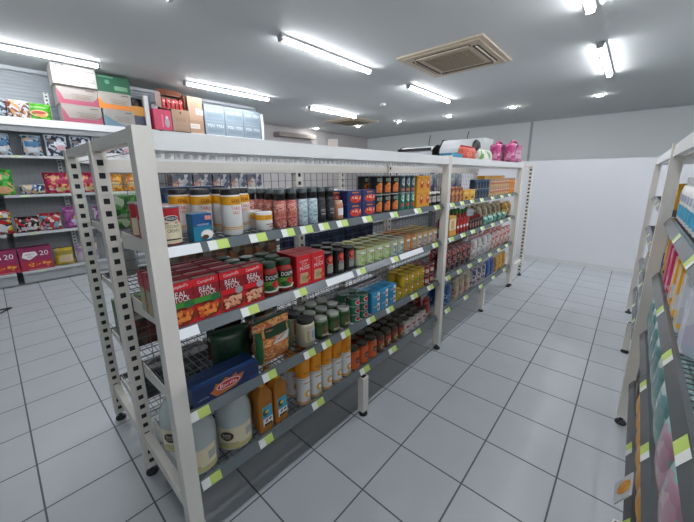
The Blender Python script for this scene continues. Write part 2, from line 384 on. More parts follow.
def wire_shelf(root, x0, x1, yf, yb, z, labels, near=False, strip=STRIP, face=-1):
    """yf = front edge y, yb = rear edge y; z = level the goods stand on"""
    b = MB(); d = 1 if yb > yf else -1; n = int((x1-x0)/.028)
    for i in range(n+1): xx = x0+.012+(x1-x0-.024)*i/n; b.box(xx-.0013, xx+.0013, min(yf, yb), max(yf, yb), z-.003, z, WIRE)
    for i in range(7): yy = yf+(yb-yf)*(i+.5)/7; b.box(x0+.01, x1-.01, yy-.002, yy+.002, z-.007, z-.003, WIRE)
    for xx in (x0+.002, x1-.008): b.add([(xx+e, yy, zz) for e in (0, .004) for yy, zz in ((yf+d*.01, z-.004), (yf+d*.01, z-.035), (yb, z-.075), (yb, z-.004))], [(0, 1, 2, 3), (7, 6, 5, 4), (0, 4, 5, 1), (1, 5, 6, 2), (2, 6, 7, 3), (3, 7, 4, 0)], CREAM)
    s = b.build('wire_shelf', root)
    # front rail with tilted label holder
    ya, yb_ = yf-d*.030, yf-d*.012
    q = MB(); vs = [(x, y, zz) for x in (x0, x1) for y, zz in ((ya, z-.034), (yb_, z), (yf, z), (yf, z-.034))]
    q.add(vs, [(0, 4, 5, 1), (1, 5, 6, 2), (2, 6, 7, 3), (3, 7, 4, 0), (0, 1, 2, 3), (7, 6, 5, 4)], strip)
    q.build('price_rail', s)
    for (xl, wl, kind) in labels:
        g = MB(); e = .0012; o_ = -d*e
        def pt(x, t): return (x, ya+(yb_-ya)*t+o_, z-.034+.034*t)
        def rect(xa, xb, ta, tb, m): g.add([pt(xa, ta), pt(xb, ta), pt(xb, tb), pt(xa, tb)], [(0, 1, 2, 3) if d > 0 else (3, 2, 1, 0)], m)
        if kind == 'n': rect(xl, xl+wl*.42, .04, .93, PAPER); rect(xl+wl*.42, xl+wl, .04, .93, LIME)
        elif kind == 'w': rect(xl, xl+wl, .04, .93, M('dfe3e6', .2))  # glossy white stretch paints ceiling light reflected on the rail
        g.build('price_label_or_glint', s)
    return s
def mesh_panel(root, x0, x1, y, z0, z1, m=None, px=.05, pz=.045):
    m = m or WIRE; b = MB(); n = int((x1-x0)/px); k = int((z1-z0)/pz)
    for i in range(n+1): xx = x0+(x1-x0)*i/n; b.box(xx-.0012, xx+.0012, y-.0012, y+.0012, z0, z1, m)
    for i in range(k+1): zz = z0+(z1-z0)*i/k; b.box(x0, x1, y-.0032, y-.0012, zz-.0012, zz+.0012, m)
    return b.build('wire_back_panel', root)
SH = [1.218, .935, .610, .305]
X = [-.62, 1.38, 3.40]
rack = empty('shelving_rack', (0, 0, 0))
tag(rack, 'long cream double-sided wire shelving rack full of groceries in the middle', 'shelving')
YF, YC, YB = -.02, .51, 1.06
for x in X:
    solid_post(rack, x, YF, 1.572); perf_post(rack, x, YC, 1.565); perf_post(rack, x, YB, 1.565)
    MB().box(x-.02, x+.02, YF+.026, YC-.026, 1.53, 1.568, CREAM).box(x-.02, x+.02, YC+.026, YB-.026, 1.53, 1.566, CREAM).build('top_cross_rail', rack)
    MB().box(x-.016, x+.016, YF+.026, YC-.026, .195, .245, CREAM).box(x-.016, x+.016, YC+.026, YB-.026, .195, .245, CREAM).build('base_cross_rail', rack)
for k in (0, 1):
    a, b_ = X[k]+.026, X[k+1]-.026
    r = MB().box(a, b_, YF-.023, YF-.005, 1.508, 1.562, WHITE)
    n = int((b_-a)/.028)
    for i in range(n): r.box(a+.01+i*(b_-a-.02)/n, a+.01+i*(b_-a-.02)/n+.017, YF+.012, YF+.016, 1.486, 1.502, WHITE)
    r.box(a, b_, YF-.005, YF+.016, 1.502, 1.508, WHITE); r.build('top_front_rail', rack)
    MB().box(a, b_, YC-.012, YC+.012, 1.45, 1.50, CREAM).build('centre_rail', rack)
    MB().box(a, b_, YB+.003, YB+.023, 1.508, 1.56, WHITE).build('top_back_rail', rack)
    dk = MB(); n = int((b_-a)/.03)
    for i in range(n+1): xx = a+(b_-a)*i/n; dk.box(xx-.0016, xx+.0016, YF+.02, YB-.005, 1.509, 1.512, WHITE)
    for i in range(9): yy = YF+.05+.12*i; dk.box(a, b_, yy-.003, yy+.003, 1.503, 1.509, WHITE)
    dk.build('top_wire_deck', rack)
    for g_ in range(9): pass
    mesh_panel(rack, a, b_, YC-.016, .31, 1.45)
    xm = (X[k]+X[k+1])/2
    perf_post(rack, xm, YC, 1.45, z0=.25, ft=False)
    for yy in (YF-.01, YB+.01):
        lg = MB().box(xm-.025, xm+.025, yy-.02, yy+.02, .03, .262, CREAM).box(xm-.018, xm+.018, yy-.014, yy+.014, .262, .2625, BLACK).build('short_leg', rack); foot(lg, xm, yy, .03)  # black inset paints the dark hollow of the open leg top
    MB().box(xm-.012, xm+.012, YF+.011, YB-.011, .215, .255, CREAM).build('leg_beam', rack)
LB = [  # price labels and painted rail glints per shelf and bay (x, width, kind)
    [[(-.594, .11, 'w'), (-.46, .075, 'n'), (-.30, .075, 'n'), (-.15, .065, 'n'), (-.05, .07, 'n'), (.06, .065, 'n'), (.18, .08, 'n'), (.38, .08, 'n'), (.64, .08, 'n'), (.92, .09, 'n'), (1.2, .09, 'n')],
     [(1.46, .09, 'n'), (1.66, .08, 'n'), (1.88, .09, 'n'), (2.12, .09, 'n'), (2.42, .1, 'n'), (2.72, .1, 'n'), (3.0, .1, 'n')]],
    [[(-.594, .07, 'w'), (-.36, .075, 'n'), (-.10, .07, 'n'), (.10, .2, 'w'), (.33, .075, 'n'), (.66, .08, 'n'), (.76, .3, 'w'), (1.2, .09, 'n')],
     [(1.48, .1, 'n'), (1.72, .1, 'n'), (1.95, .1, 'n'), (2.2, .1, 'n'), (2.5, .1, 'n'), (2.8, .1, 'n'), (3.1, .1, 'n')]],
    [[(-.594, .075, 'n'), (-.29, .07, 'n'), (-.06, .07, 'n'), (.06, .06, 'n'), (.20, .07, 'n'), (.42, .08, 'n'), (.62, .08, 'n'), (.92, .09, 'n'), (1.16, .09, 'n')],
     [(1.46, .1, 'n'), (1.7, .1, 'n'), (1.94, .1, 'n'), (2.2, .1, 'n'), (2.5, .1, 'n'), (2.8, .1, 'n'), (3.1, .1, 'n')]],
    [[(-.58, .075, 'n'), (-.33, .07, 'n'), (-.02, .08, 'n'), (.36, .09, 'n'), (.66, .09, 'n'), (.98, .1, 'n')],
     [(1.5, .1, 'n'), (1.9, .1, 'n'), (2.3, .1, 'n'), (2.7, .1, 'n'), (3.1, .1, 'n')]]]
for s, z in enumerate(SH):
    for k in (0, 1):
        a, b_ = X[k]+.027, X[k+1]-.027
        wire_shelf(rack, a, b_, 0.0, YC-.03, z, LB[s][k])
        wire_shelf(rack, a, b_, 1.04, YC+.03, z-(.02 if s else 0), [(a+.1+.35*i, .08, 'n') for i in range(5)])
        if s == 3: MB().box(a, b_, .004, .016, z-.075, z-.036, M('8f9294', .5)).build('shade_band', rack)  # added grey band standing in for the shade below the bottom shelf
# end frame unit beyond the far end
er = empty('end_display_frame', (3.74, .5, 0))
tag(er, 'narrow cream end-of-aisle frame with slotted post past the far end', 'shelving')
def off(o):
    o.location = (-3.74, -.5, 0); return o
for y in (.0, 1.04):
    p_ = perf_post(er, 0, 0, 1.57, k=.5); p_.rotation_euler = (0, 0, PI/2); p_.location = (4.03-3.74, y-.5, 0)
    off(MB().box(3.45, 4.0, y-.015, y+.015, 1.53, 1.566, CREAM).build('top_cross_rail', er)); off(MB().box(3.45, 4.0, y-.015, y+.015, .2, .245, CREAM).build('base_cross_rail', er))
    off(solid_post(er, 3.475, y-.02 if y < .5 else y+.02, 1.57))
off(MB().box(4.02, 4.04, .03, 1.01, 1.52, 1.56, CREAM).build('back_rail', er))
# right-hand rack, facing the main one
rr = empty('shelving_rack', (0, 0, 0)); tag(rr, 'cream shelving rack cut off by the right edge of the photo', 'shelving')
RX = [-.72, 1.32, 3.35]; RY = -1.195
for x in RX:
    solid_post(rr, x, RY-.02, 1.572, s=.024)
    perf_post(rr, x, RY-.55, 1.565)
    MB().box(x-.02, x+.02, RY-.52, RY-.046, 1.53, 1.568, CREAM).build('top_cross_rail', rr); MB().box(x-.016, x+.016, RY-.52, RY-.046, .195, .245, CREAM).build('base_cross_rail', rr)
for k in (0, 1):
    a, b_ = RX[k]+.026, RX[k+1]-.026; xm = (RX[k]+RX[k+1])/2
    MB().box(a, b_, RY-.03, RY-.004, 1.51, 1.562, WHITE).build('top_front_rail', rr)
    MB().box(a, b_, RY-.54, RY-.04, 1.5085, 1.512, M('c9cbca', .35)).build('top_deck', rr)
    mesh_panel(rr, a, b_, RY-.53, .31, 1.5)
    lg = MB().box(xm-.025, xm+.025, RY-.035, RY+.005, .03, .262, CREAM).box(xm-.018, xm+.018, RY-.03, RY+0, .262, .2625, BLACK).build('short_leg', rr); foot(lg, xm, RY-.015, .03)
    MB().box(xm-.012, xm+.012, RY-.52, RY-.036, .215, .255, CREAM).build('leg_beam', rr)
    for s, z in enumerate(SH): wire_shelf(rr, a, b_, RY-.05, RY-.52, z, [(a+.1+.42*i, .075, 'n') for i in range(4)], strip=M('55595a', .22))
# left wall shelving
lr = empty('wall_shelving', (0, 4.95, 0)); tag(lr, 'tall white wall shelving along the left wall holding snacks and cartons', 'shelving')
LX = [-2.82, -.82, 1.18, 3.18]
def offl(o): o.location = (0, -4.95, 0); return o
LS = [2.19, 1.72, 1.215, .71, .185]
for x in (-2.82, -.82, 1.02, 3.18): offl(MB().box(x-.028, x+.028, 4.96, 5.02, 2.195, 2.7, WHITE).build('front_post', lr))
for x in [-2.13, -1.13, -.13, .87, 1.87, 2.87]: offl(perf_post(lr, x, 5.42, 2.62, z0=.03, m=WHITE, ft=False))
for k in range(3):
    a, b_ = LX[k]+.031, LX[k+1]-.031
    pg = MB(); GR = M('8d9194', .5); pg.box(a, b_, 5.462, 5.468, .1, 2.19, M('a2a6a9', .5))
    for i in range(int((b_-a)/.06)): pg.box(a+i*.06, a+i*.06+.003, 5.458, 5.462, .1, 2.19, GR)
    for i in range(34): pg.box(a, b_, 5.455, 5.458, .12+i*.06, .123+i*.06, GR)
    offl(pg.build('grid_back_panel', lr))
    offl(MB().box(a, b_, 4.935, 4.955, 2.10, 2.195, WHITE).box(a, b_, 4.97, 5.39, 2.17, 2.188, M('d0d3d4', .4)).box(a, b_, 5.0, 5.02, 2.03, 2.1, M('b9bdbf', .4)).build('top_shelf', lr))
    for z in LS[1:]:
        s = offl(MB().box(a, b_, 4.96, 5.39, z-.02, z, M('aaaeb0', .4)).box(a, b_, 4.945, 4.96, z-.03, z+.004, M('b8bcbe', .35)).build('shelf', lr))
        for i in range(4):
            xx = a+.15+i*.5; MB().box(xx, xx+.09, 4.942, 4.945, z-.028, z, M('c3cfae', .5)).build('price_label_or_glint', s)
    offl(MB().box(a, b_, 5.0, 5.015, .012, .16, M('a4a8aa', .5)).build('kick_panel', lr))
#@@GOODS
# ------------------------------------------------------------------ groceries, near bay of the main rack
R_, O_, Y_, G_, DG = C_('d01c28'), C_('d9771c'), C_('e0a21a'), C_('4f8a2f'), C_('12381f')
W_, K_, B_, TQ, CR = C_('e6e6e4'), C_('191919'), C_('1d3f7a'), C_('2596b8'), C_('ddd3b4')
FOOD = [C_('d8702a'), C_('b8481c'), C_('e0a050'), C_('8c3a18')]
z1, z2, z3, z4 = [z+.001 for z in SH]
# top goods shelf
coc = mk_can('coconut_cream_can', .039, .124, C_('b5202a'), STEEL, [('r', -.05, .004, .05, .068, CR), ('e', 0, .062, .030, .024, CR), ('e', 0, .085, .022, .010, W_), ('e', 0, .085, .020, .008, K_), ('t', 'TRIDENT', 0, .085, .032, .008, W_), ('t', 'COCONUT', 0, .060, .04, .010, K_), ('t', 'CREAM', 0, .046, .030, .010, K_), ('r', -.022, .016, .022, .020, K_)])
rows(coc, 'can', 'red and cream coconut cream can behind the near post', 'coconut cream cans', [-.560], [.046, .132, .218, .304], z1)
cm = mk_box('coconut_milk_carton', .066, .048, .092, C_('1c6c8c'), [('r', -.033, .0, .033, .092, C_('1f7f9c')), ('r', -.033, .05, .033, .092, C_('1c4f86')), ('e', .012, .020, .022, .017, W_), ('e', .013, .021, .015, .011, C_('f2efe8')), ('e', 0.005, .012, .012, .008, C_('5c3a22')), ('r', .008, .07, .03, .085, C_('d68a7a')), ('t', 'coconut', 0, .056, .04, .007, W_)])
put(cm, [], -.466, .030, z1, 'small blue and teal coconut milk carton beside the salt canisters', 'carton', rz=.05)
def salt():
    o = MB().lathe([(.034, 0), (.037, .004), (.037, .10), (.036, .14), (.033, .148)], W_, 24).build('salt_canister')
    MB().lathe([(.0345, .148), (.0345, .166), (.033, .168)], K_, 24).build('lid', o)
    l = MB(); gfx(l, cyl(.0368), [('r', -.1, .112, .1, .142, Y_), ('r', -.1, .028, .1, .031, Y_), ('r', -.1, .022, .1, .0245, Y_), ('t', 'saxa', 0, .126, .03, .012, C_('8a3a18')), ('t', 'TABLE', 0, .100, .036, .012, C_('c0223a')), ('t', 'SALT', 0, .084, .026, .012, C_('d8701c')), ('r', -.018, .074, .018, .077, W_)])
    l.build('printed_wrap', o); return o
sm = []
for k, (x, y, n) in enumerate([(-.335, .047, 'white and yellow salt canister with black lid, nearest the shelf edge'), (-.252, .124, 'white and yellow salt canister just right of the nearest one'), (-.400, .150, 'white and yellow salt canister directly behind the blue coconut carton'), (-.318, .152, 'white and yellow salt canister half hidden behind the nearest one'), (-.37, .235, 'white and yellow salt canister at the back left of its cluster'), (-.28, .24, 'white and yellow salt canister at the back middle of its cluster'), (-.445, .24, 'rearmost left white and yellow salt canister beside the wire back')]):
    put(salt, sm, x, y, z1, n, 'canister', 'black-lidded salt canisters')
tub = mk_jar('spice_tub', .034, .074, W_, W_, [('r', -.1, .042, .1, .062, Y_), ('t', 'saxa', .0, .052, .026, .010, C_('9a5a10')), ('r', -.012, .022, .024, .027, C_('888888')), ('r', .0, .012, .02, .018, C_('c86a5a'))], neck=.95, lidh=.008, sh=.9)
rows(tub, 'tub', 'short white tub with yellow band right of the salt canisters', 'short yellow-banded tubs', [-.198], [.043, .117], z1)
def grinder(c, tx):
    def f():
        o = MB().lathe([(.024, 0), (.026, .004), (.026, .108), (.023, .114)], c, 18).build('spice_grinder')
        MB().lathe([(.023, .114), (.024, .118), (.024, .132), (.026, .134), (.026, .142)], K_, 18).build('grinder_collar', o)
        MB().lathe([(.0255, .142), (.025, .158), (.022, .160)], M('5a6466', .15, alpha=.85), 18).build('cap', o)
        l = MB(); gfx(l, cyl(.026), [('r', -.018, .03, .018, .07, tx[1]), ('t', tx[0], 0, .055, .026, .012, tx[2]), ('r', -.012, .036, .012, .040, tx[2])]); l.build('printed_wrap', o); return o
    return f
PK = PT(('b8645c', 'c98478', 'a8524c', 'd8a89c'), 130); BL = PT(('a8bcc4', 'c8d4d8', '8fa8b4'), 130); BK = PT(('1e1e20', '38383a', '101012'), 130)
gp = rows(grinder(PK, ('SALT', C_('c87468'), C_('8c1c1c'))), 'grinder', 'pink salt grinder with black collar', 'pink salt grinders', [-.122, -.062], [.036, .10, .165], z1)
rows(None, 'grinder', 'pink salt grinder behind the yellow-banded tubs', 'pink salt grinders behind the tubs', [-.222, -.165], [.195, .255], z1, made=gp)
rows(grinder(BL, ('SEA', C_('b4c6cc'), C_('1c6c7c'))), 'grinder', 'pale blue sea salt grinder', 'pale blue salt grinders', [.000, .060], [.036, .10, .165], z1)
rows(grinder(BK, ('PEP', C_('3a3a3c'), C_('b8b8b8'))), 'grinder', 'dark pepper grinder', 'dark pepper grinders', [.112, .172], [.036, .10, .165], z1)
shk = mk_jar('seasoning_jar', .026, .092, C_('c88a6a'), C_('c8b090'), [('r', -.02, .02, .02, .055, W_)])
put(shk, [], .236, .036, z1, 'small tan seasoning jar with white label beside blue and red boxes', 'jar')
pz = mk_box('meal_kit_box', .112, .055, .068, C_('1b2f66'), [('r', -.056, 0, .056, .068, C_('1b2f66')), ('e', .008, .024, .046, .021, C_('c8381c')), ('r', -.02, .054, .03, .061, C_('d87838')), ('b', -.04, .004, .054, .044, 30, .008, [C_('d8502a'), C_('c8281c'), C_('f0c8b0')], 3)])
rows(pz, 'box', 'navy box with red meal picture', 'navy meal kit boxes', [.335, .455], [.036], z1, 2, .0695)
rows(pz, 'box', 'navy meal picture box behind the small tan jar', 'navy meal kit boxes behind the tan jar', [.262], [.105], z1, 2, .0695)
bc = mk_can('orange_soup_can', .040, .106, K_, STEEL, [('r', -.03, .01, .03, .05, C_('c8622a')), ('e', 0, .045, .024, .022, C_('d88038')), ('r', -.025, .072, .025, .09, C_('8c9a90')), ('t', 'SOUP', 0, .081, .034, .012, K_)])
rows(bc, 'can', 'black can with orange picture', 'black and orange soup cans', [.566, .651, .736], [.048, .135], z1, 2, .107)
tq = mk_can('green_bean_can', .0295, .106, C_('146a58'), STEEL, [('e', 0, .07, .018, .02, C_('b8ccc4')), ('r', -.02, .02, .02, .04, C_('a85040')), ('t', 'EDGELL', 0, .092, .034, .008, W_)])
rows(tq, 'can', 'teal green can with pale oval', 'teal green cans', [.812, .874, .936], [.038, .105], z1, 1)
tp = mk_can('grey_label_can', .0295, .106, C_('30464c'), STEEL, [('e', 0, .065, .018, .025, C_('a8b8b8')), ('r', -.02, .01, .02, .025, C_('b8643c'))])
rows(tp, 'can', 'slate can with pale oval standing on the teal cans', 'slate cans on the teal cans', [.812, .874, .936], [.038], z1+.107, 1)
yb = mk_box('yellow_soup_carton', .086, .06, .104, C_('d89420'), [('r', -.043, 0, .043, .104, C_('dd9c22')), ('e', .016, .052, .022, .03, C_('b82c1c')), ('e', .018, .06, .012, .014, C_('e8c8a0')), ('b', -.04, .01, .04, .09, 14, .008, [C_('c8401c'), C_('e8b840')], 5), ('t', 'Soup', -.012, .09, .05, .012, C_('7a1c14'))])
rows(yb, 'carton', 'yellow carton with red bowl picture', 'yellow soup cartons', [1.015, 1.103], [.036, .10], z1, 2, .1045)
dj = mk_jar('dark_spread_jar', .035, .092, C_('2a2224'), C_('d0d0ce'), [('r', -.03, .02, .03, .062, C_('b8b4b0')), ('t', 'SPREAD', 0, .045, .04, .01, K_)])
rows(dj, 'jar', 'dark spread jar with pale lid beside the middle post', 'dark spread jars', [1.172, 1.244, 1.316], [.042, .12], z1)
# second goods shelf
def stock(green):
    ops = [('r', -.045, .0, .045, .152, R_), ('r', -.045, .06, .045, .128, C_('8e1622')), ('t', "Campbell's", 0, .140, .06, .014, W_, 0, .06), ('t', 'REAL', -.002, .114, .05, .019, W_), ('t', 'STOCK', .004, .096, .056, .018, W_)]
    ops += [('r', -.045, .066, .045, .086, C_('3c8c34') if green else R_), ('e', .026, .074, .016, .014, C_('2c6c3c') if green else C_('9aa0a4')), ('e', .0, .034, .044, .030, C_('6c2818')), ('b', -.042, .004, .043, .062, 46, .011, [C_('e08a3c'), C_('d86824'), C_('c8501c')] if green else [C_('d89a78'), C_('b84a34'), C_('e0b090')], 11)]
    def f():
        o = MB().bevbox(.090, .060, .152, C_('9c9a6c'), .003).build('stock_carton'); tp = MB(); tp.bevbox(.092, .062, .003, C_('96202a'), .002, .152); tp.box(-.044, .044, -.004, .004, .155, .159, C_('6c1820')); tp.box(-.04, .04, -.028, -.006, .1552, .1558, C_('b8908c')); tp.build('carton_top', o)
        s = MB(); s.box(-.0458, -.0450, -.030, .030, .10, .1515, C_('a01c26')); s.box(.0450, .0458, -.030, .030, .10, .1515, C_('a01c26')); s.build('side_band', o)
        l = MB(); gfx(l, flat(-.030), ops); l.build('printed_front', o); return o
    return f
rows(stock(True), 'carton', 'red stock carton with green band', 'green-banded stock cartons', [-.566, -.474], [.040, .108, .176, .244], z2)
rows(stock(False), 'carton', 'red stock carton without green band', 'plain red stock cartons', [-.379], [.040, .108, .176, .244], z2)
rows(stock(False), 'carton', 'red stock carton touching the sauce jars', 'plain red stock cartons beside the jars', [-.287], [.040], z2)
dol = mk_jar('pasta_sauce_jar', .0375, .140, C_('8c2418'), C_('123c24'), [('r', -.1, .022, .1, .088, C_('5c8c34')), ('r', -.1, .018, .1, .024, W_), ('r', -.1, .066, .1, .096, C_('151c18')), ('t', 'DOLMIO', 0, .082, .066, .018, W_), ('e', .006, .050, .020, .014, C_('b8282c')), ('e', -.02, .038, .018, .012, C_('1c4c20')), ('e', .02, .03, .014, .005, C_('c8d0b0'))], lidh=.020, sh=.74)
dm = rows(dol, 'jar', 'red pasta sauce jar with dark green lid', 'green-lidded pasta sauce jars', [-.192, -.113], [.045, .126, .207], z2)
rows(dol, 'jar', 'green-lidded sauce jar behind the last stock carton', 'green-lidded sauce jars behind the carton', [-.272], [.115, .196, .277], z2, made=dm)
mg = mk_box('noodle_snack_box', .084, .075, .145, C_('b81c28'), [('r', -.042, 0, .042, .145, C_('cc1e2a')), ('t', 'Country', 0, .118, .05, .013, W_, 0, .1), ('t', 'CUP', .0, .103, .03, .012, C_('e8c8c0')), ('t', 'MUGS', .002, .086, .056, .018, W_, 0, .1), ('p', [(-.03, .015), (.018, .012), (.022, .062), (-.026, .064)], C_('c8a078')), ('e', -.004, .038, .015, .014, C_('8c9a68')), ('b', .0, .01, .042, .05, 8, .008, [C_('d0482c'), C_('d88038')], 8)])
rows(mg, 'box', 'bright red snack box with white lettering', 'bright red snack boxes', [-.024, .063], [.046, .124], z2)
bk3 = mk_can('tomato_paste_can', .0345, .124, C_('171413'), K_, [('e', 0, .086, .024, .024, C_('b8301c')), ('e', 0, .090, .014, .012, C_('d8604c')), ('r', -.02, .02, .02, .055, C_('8c9088')), ('t', 'SAUCE', 0, .062, .036, .008, W_)])
rows(bk3, 'jar', 'black can with red tomato picture', 'black tomato picture cans', [.150, .232, .314], [.042, .12, .198], z2)
def med(c1, c2, c3, nm='green_label_can', h=.104):
    return mk_can(nm, .0365, h, C_(c1), GOLD, [('r', -.1, .008, .1, h-.012, C_(c3)), ('e', 0, h*.35, .026, h*.25, C_(c2)), ('b', -.034, h*.5, .034, h*.9, 16, .008, [C_('a85048'), C_('c8b8a0'), C_('8c9c50')], 4), ('r', -.022, h*.66, .022, h*.76, W_)])
rows(med('9aa87a', '79b41c', 'c2caa4'), 'can', 'pale green can with gold lid', 'pale green gold-lidded cans', span(.412, 4, .079), [.042, .12, .198], z2)
rows(med('9aa8a8', '2276a8', 'b4b89c', 'blue_label_can'), 'can', 'cream and blue can with gold lid', 'cream and blue gold-lidded cans', [.733, .812], [.042, .12, .198], z2)
rows(med('b8683c', '149492', 'c88a58', 'orange_label_can'), 'can', 'orange can with teal patch', 'orange and teal cans', [.893, .971], [.042, .12, .198], z2)
rows(med('b89a70', '1f6cc0', 'c8ac80', 'tan_label_can'), 'can', 'tan can with blue patch', 'tan and blue cans near the middle post', span(1.049, 4, .079), [.042, .12, .198], z2)
# third goods shelf
def lasagne():
    o = MB().bevbox(.27, .10, .070, C_('16305c'), .003).build('lasagne_box')
    l = MB(); gfx(l, flat(-.05), [('r', -.135, 0, .135, .070, C_('142a56')), ('p', [(-.05, .004), (-.075, .03), (-.06, .036), (-.05, .056), (-.03, .05), (-.01, .066), (.01, .054), (.035, .066), (.04, .05), (.07, .054), (.055, .03), (.03, .012), (-.01, .006)], C_('b8642c')), ('e', .0, .036, .05, .017, W_), ('e', .0, .036, .047, .0145, C_('b81c24')), ('t', 'Barilla', .0, .036, .07, .014, W_, .1), ('t', 'LASAGNE', -.10, .022, .04, .006, C_('a8b4c8')), ('r', .09, .01, .125, .013, C_('3c5c94'))])
    l.build('printed_front', o)
    t = MB(); t.box(-.12, .12, -.03, -.027, .0702, .0706, C_('3c5c94')).box(-.12, .02, .01, .013, .0702, .0706, C_('3c5c94')); t.build('top_print', o); return o
put(lasagne, [], -.432, .056, z3, 'blue lasagne box lying on its long side beside the near post', 'box')
PASTA = PT(('c87a3c', 'b8642c', 'd89450', 'a8582c', 'e0b078'), 60, .3, (1, 1, 3))
pb = mk_pouch('pasta_bag', .20, .20, .085, PASTA, [('r', .070, .02, .098, .17, C_('175c30')), ('r', -.098, .02, -.072, .17, C_('175c30')), ('r', -.06, .135, .06, .18, C_('12381f')), ('p', [(-.03, .10), (.06, .10), (.075, .135), (.0, .13)], C_('b8bcc0'))], M('12381f', .3))  # silver quad is a painted highlight; the green areas are print
put(pb, [], -.185, .062, z3, 'clear bag of penne pasta with green sides', 'bag', rz=.05)
db = mk_pouch('dark_pasta_bag', .17, .17, .08, PT(('0f2e1c', '163a24', '0c2416'), 30), None, M('0f2e1c', .4))
put(db, [], -.33, .165, z3, 'dark green bag standing behind the blue lasagne box', 'bag', rz=-.2)
pb2 = mk_pouch('pasta_bag', .18, .205, .07, PT(('4a2c1c', '6c4028', '12381f', '2c2018', '8c8c88'), 40), None, M('12381f', .4))
put(pb2, [], -.165, .165, z3, 'brown and green pasta bag behind the clear penne bag', 'bag')
put(pb2, [], -.30, .27, z3, 'shadowed brown pasta bag at the back of the third shelf', 'bag')
may = mk_jar('mayonnaise_jar', .0455, .142, C_('b4ac94'), K_, [('r', -.035, .030, .035, .095, C_('c4c2b4')), ('r', -.026, .035, -.012, .09, C_('b89a60')), ('r', .0, .045, .026, .085, C_('8a9ab4'))], lidh=.026, sh=.78)
mm = rows(may, 'jar', 'big cream mayonnaise jar with black lid', 'cream mayonnaise jars', [.005], [.052, .150], z3)
put(may, mm, -.095, .24, z3, 'cream mayonnaise jar tucked behind the pasta bags', 'jar', 'cream mayonnaise jars')
oj = mk_jar('pickle_jar', .0385, .112, PT(('2c4420', '3a5828', '20341a'), 60), M('aeb2aa', .25, .5), [('r', -.1, .025, .1, .072, C_('3c5c30')), ('e', 0, .052, .024, .018, C_('7c3c28')), ('r', -.022, .022, .022, .034, C_('a8a888'))])
rows(oj, 'jar', 'green pickle jar with silver lid', 'green silver-lidded pickle jars', [.104, .190, .276], [.046, .132, .218], z3)
sw = mk_can('small_tomato_can', .0355, .049, C_('1c5c44'), STEEL, [('r', -.1, .004, .1, .04, C_('1f6a4c')), ('e', 0, .022, .020, .016, W_), ('e', 0, .022, .016, .013, C_('b8242c'))])
rows(sw, 'can', 'small green can with red tomato', 'small green tomato cans', [.362, .438], [.042, .12], z3, 3, .0495)
bt = mk_box('blue_tuna_box', .082, .05, .066, C_('1c7ca8'), [('r', -.041, 0, .041, .066, C_('2088b4')), ('r', .012, .008, .036, .058, W_), ('e', .022, .03, .009, .012, C_('c86040')), ('t', 'TUNA', -.012, .04, .036, .012, W_)])
rows(bt, 'box', 'bright blue box with white panel', 'bright blue boxes', [.532, .620, .708], [.032, .088], z3, 2, .0665)
yc = mk_can('yellow_fruit_can', .0365, .078, C_('b89a20'), GOLD, [('r', -.1, .006, .1, .066, C_('c4a424')), ('e', .004, .05, .020, .014, C_('b83424')), ('e', .004, .05, .013, .008, W_), ('e', -.01, .018, .015, .011, C_('8c9c28')), ('e', .016, .02, .010, .009, C_('c83c24'))])
rows(yc, 'can', 'yellow fruit can with red badge', 'yellow fruit cans', span(.800, 5, .079), [.042, .12], z3, 2, .0785, upper=(1, 2, 3, 4))
rows(mk_can('red_bean_can', .036, .078, C_('7c1c20'), STEEL, [('r', -.03, .02, .03, .05, C_('c8b8a8')), ('e', 0, .055, .014, .01, C_('a83430'))]), 'can', 'dark red and white can', 'dark red cans by the middle post', [1.195, 1.274], [.042, .12], z3, 2, .0785)
# bottom goods shelf
def jug():
    b = MB(); GL = M('c2cccc', .2, var=.03, alpha=.9); o = b.lathe([(.066, 0), (.074, .008), (.074, .15), (.070, .175), (.052, .21), (.03, .235), (.022, .245), (.022, .262)], GL, 28).build('vinegar_jug')
    MB().lathe([(.025, .250), (.026, .252), (.026, .27), (.024, .272)], K_, 18).build('screw_cap', o)
    h = MB(); pts = [(.018, .24), (.042, .25), (.062, .235), (.066, .205), (.058, .182)]
    for p, q in zip(pts, pts[1:]): h.bar((p[0], .03, p[1]), (q[0], .03, q[1]), .008, GL, 8)
    h.build('handle', o)
    l = MB(); gfx(l, cyl(.0745), [('r', -.075, .015, .085, .115, CR), ('r', -.073, .018, .083, .036, C_('c0b878')), ('e', -.030, .078, .028, .022, K_), ('e', -.030, .078, .025, .019, C_('3a2c1c')), ('t', 'BLACK', -.030, .084, .032, .010, W_), ('t', '& GOLD', -.030, .072, .030, .009, CR), ('t', 'WHITE VINEGAR', -.02, .044, .07, .010, K_), ('r', .045, .06, .075, .095, C_('a8a8a4'))]); l.build('paper_label', o); return o
jm = []
for x, y, n in ((-.545, .088, 'clear vinegar jug right behind the near post'), (-.386, .088, 'clear vinegar jug beside the amber bottles'), (-.545, .255, 'clear vinegar jug in the second row, seen through the open end'), (-.386, .255, 'clear vinegar jug behind the one beside the amber bottles')): put(jug, jm, x, y, z4, n, 'jug', 'clear vinegar jugs', rz=-.5)
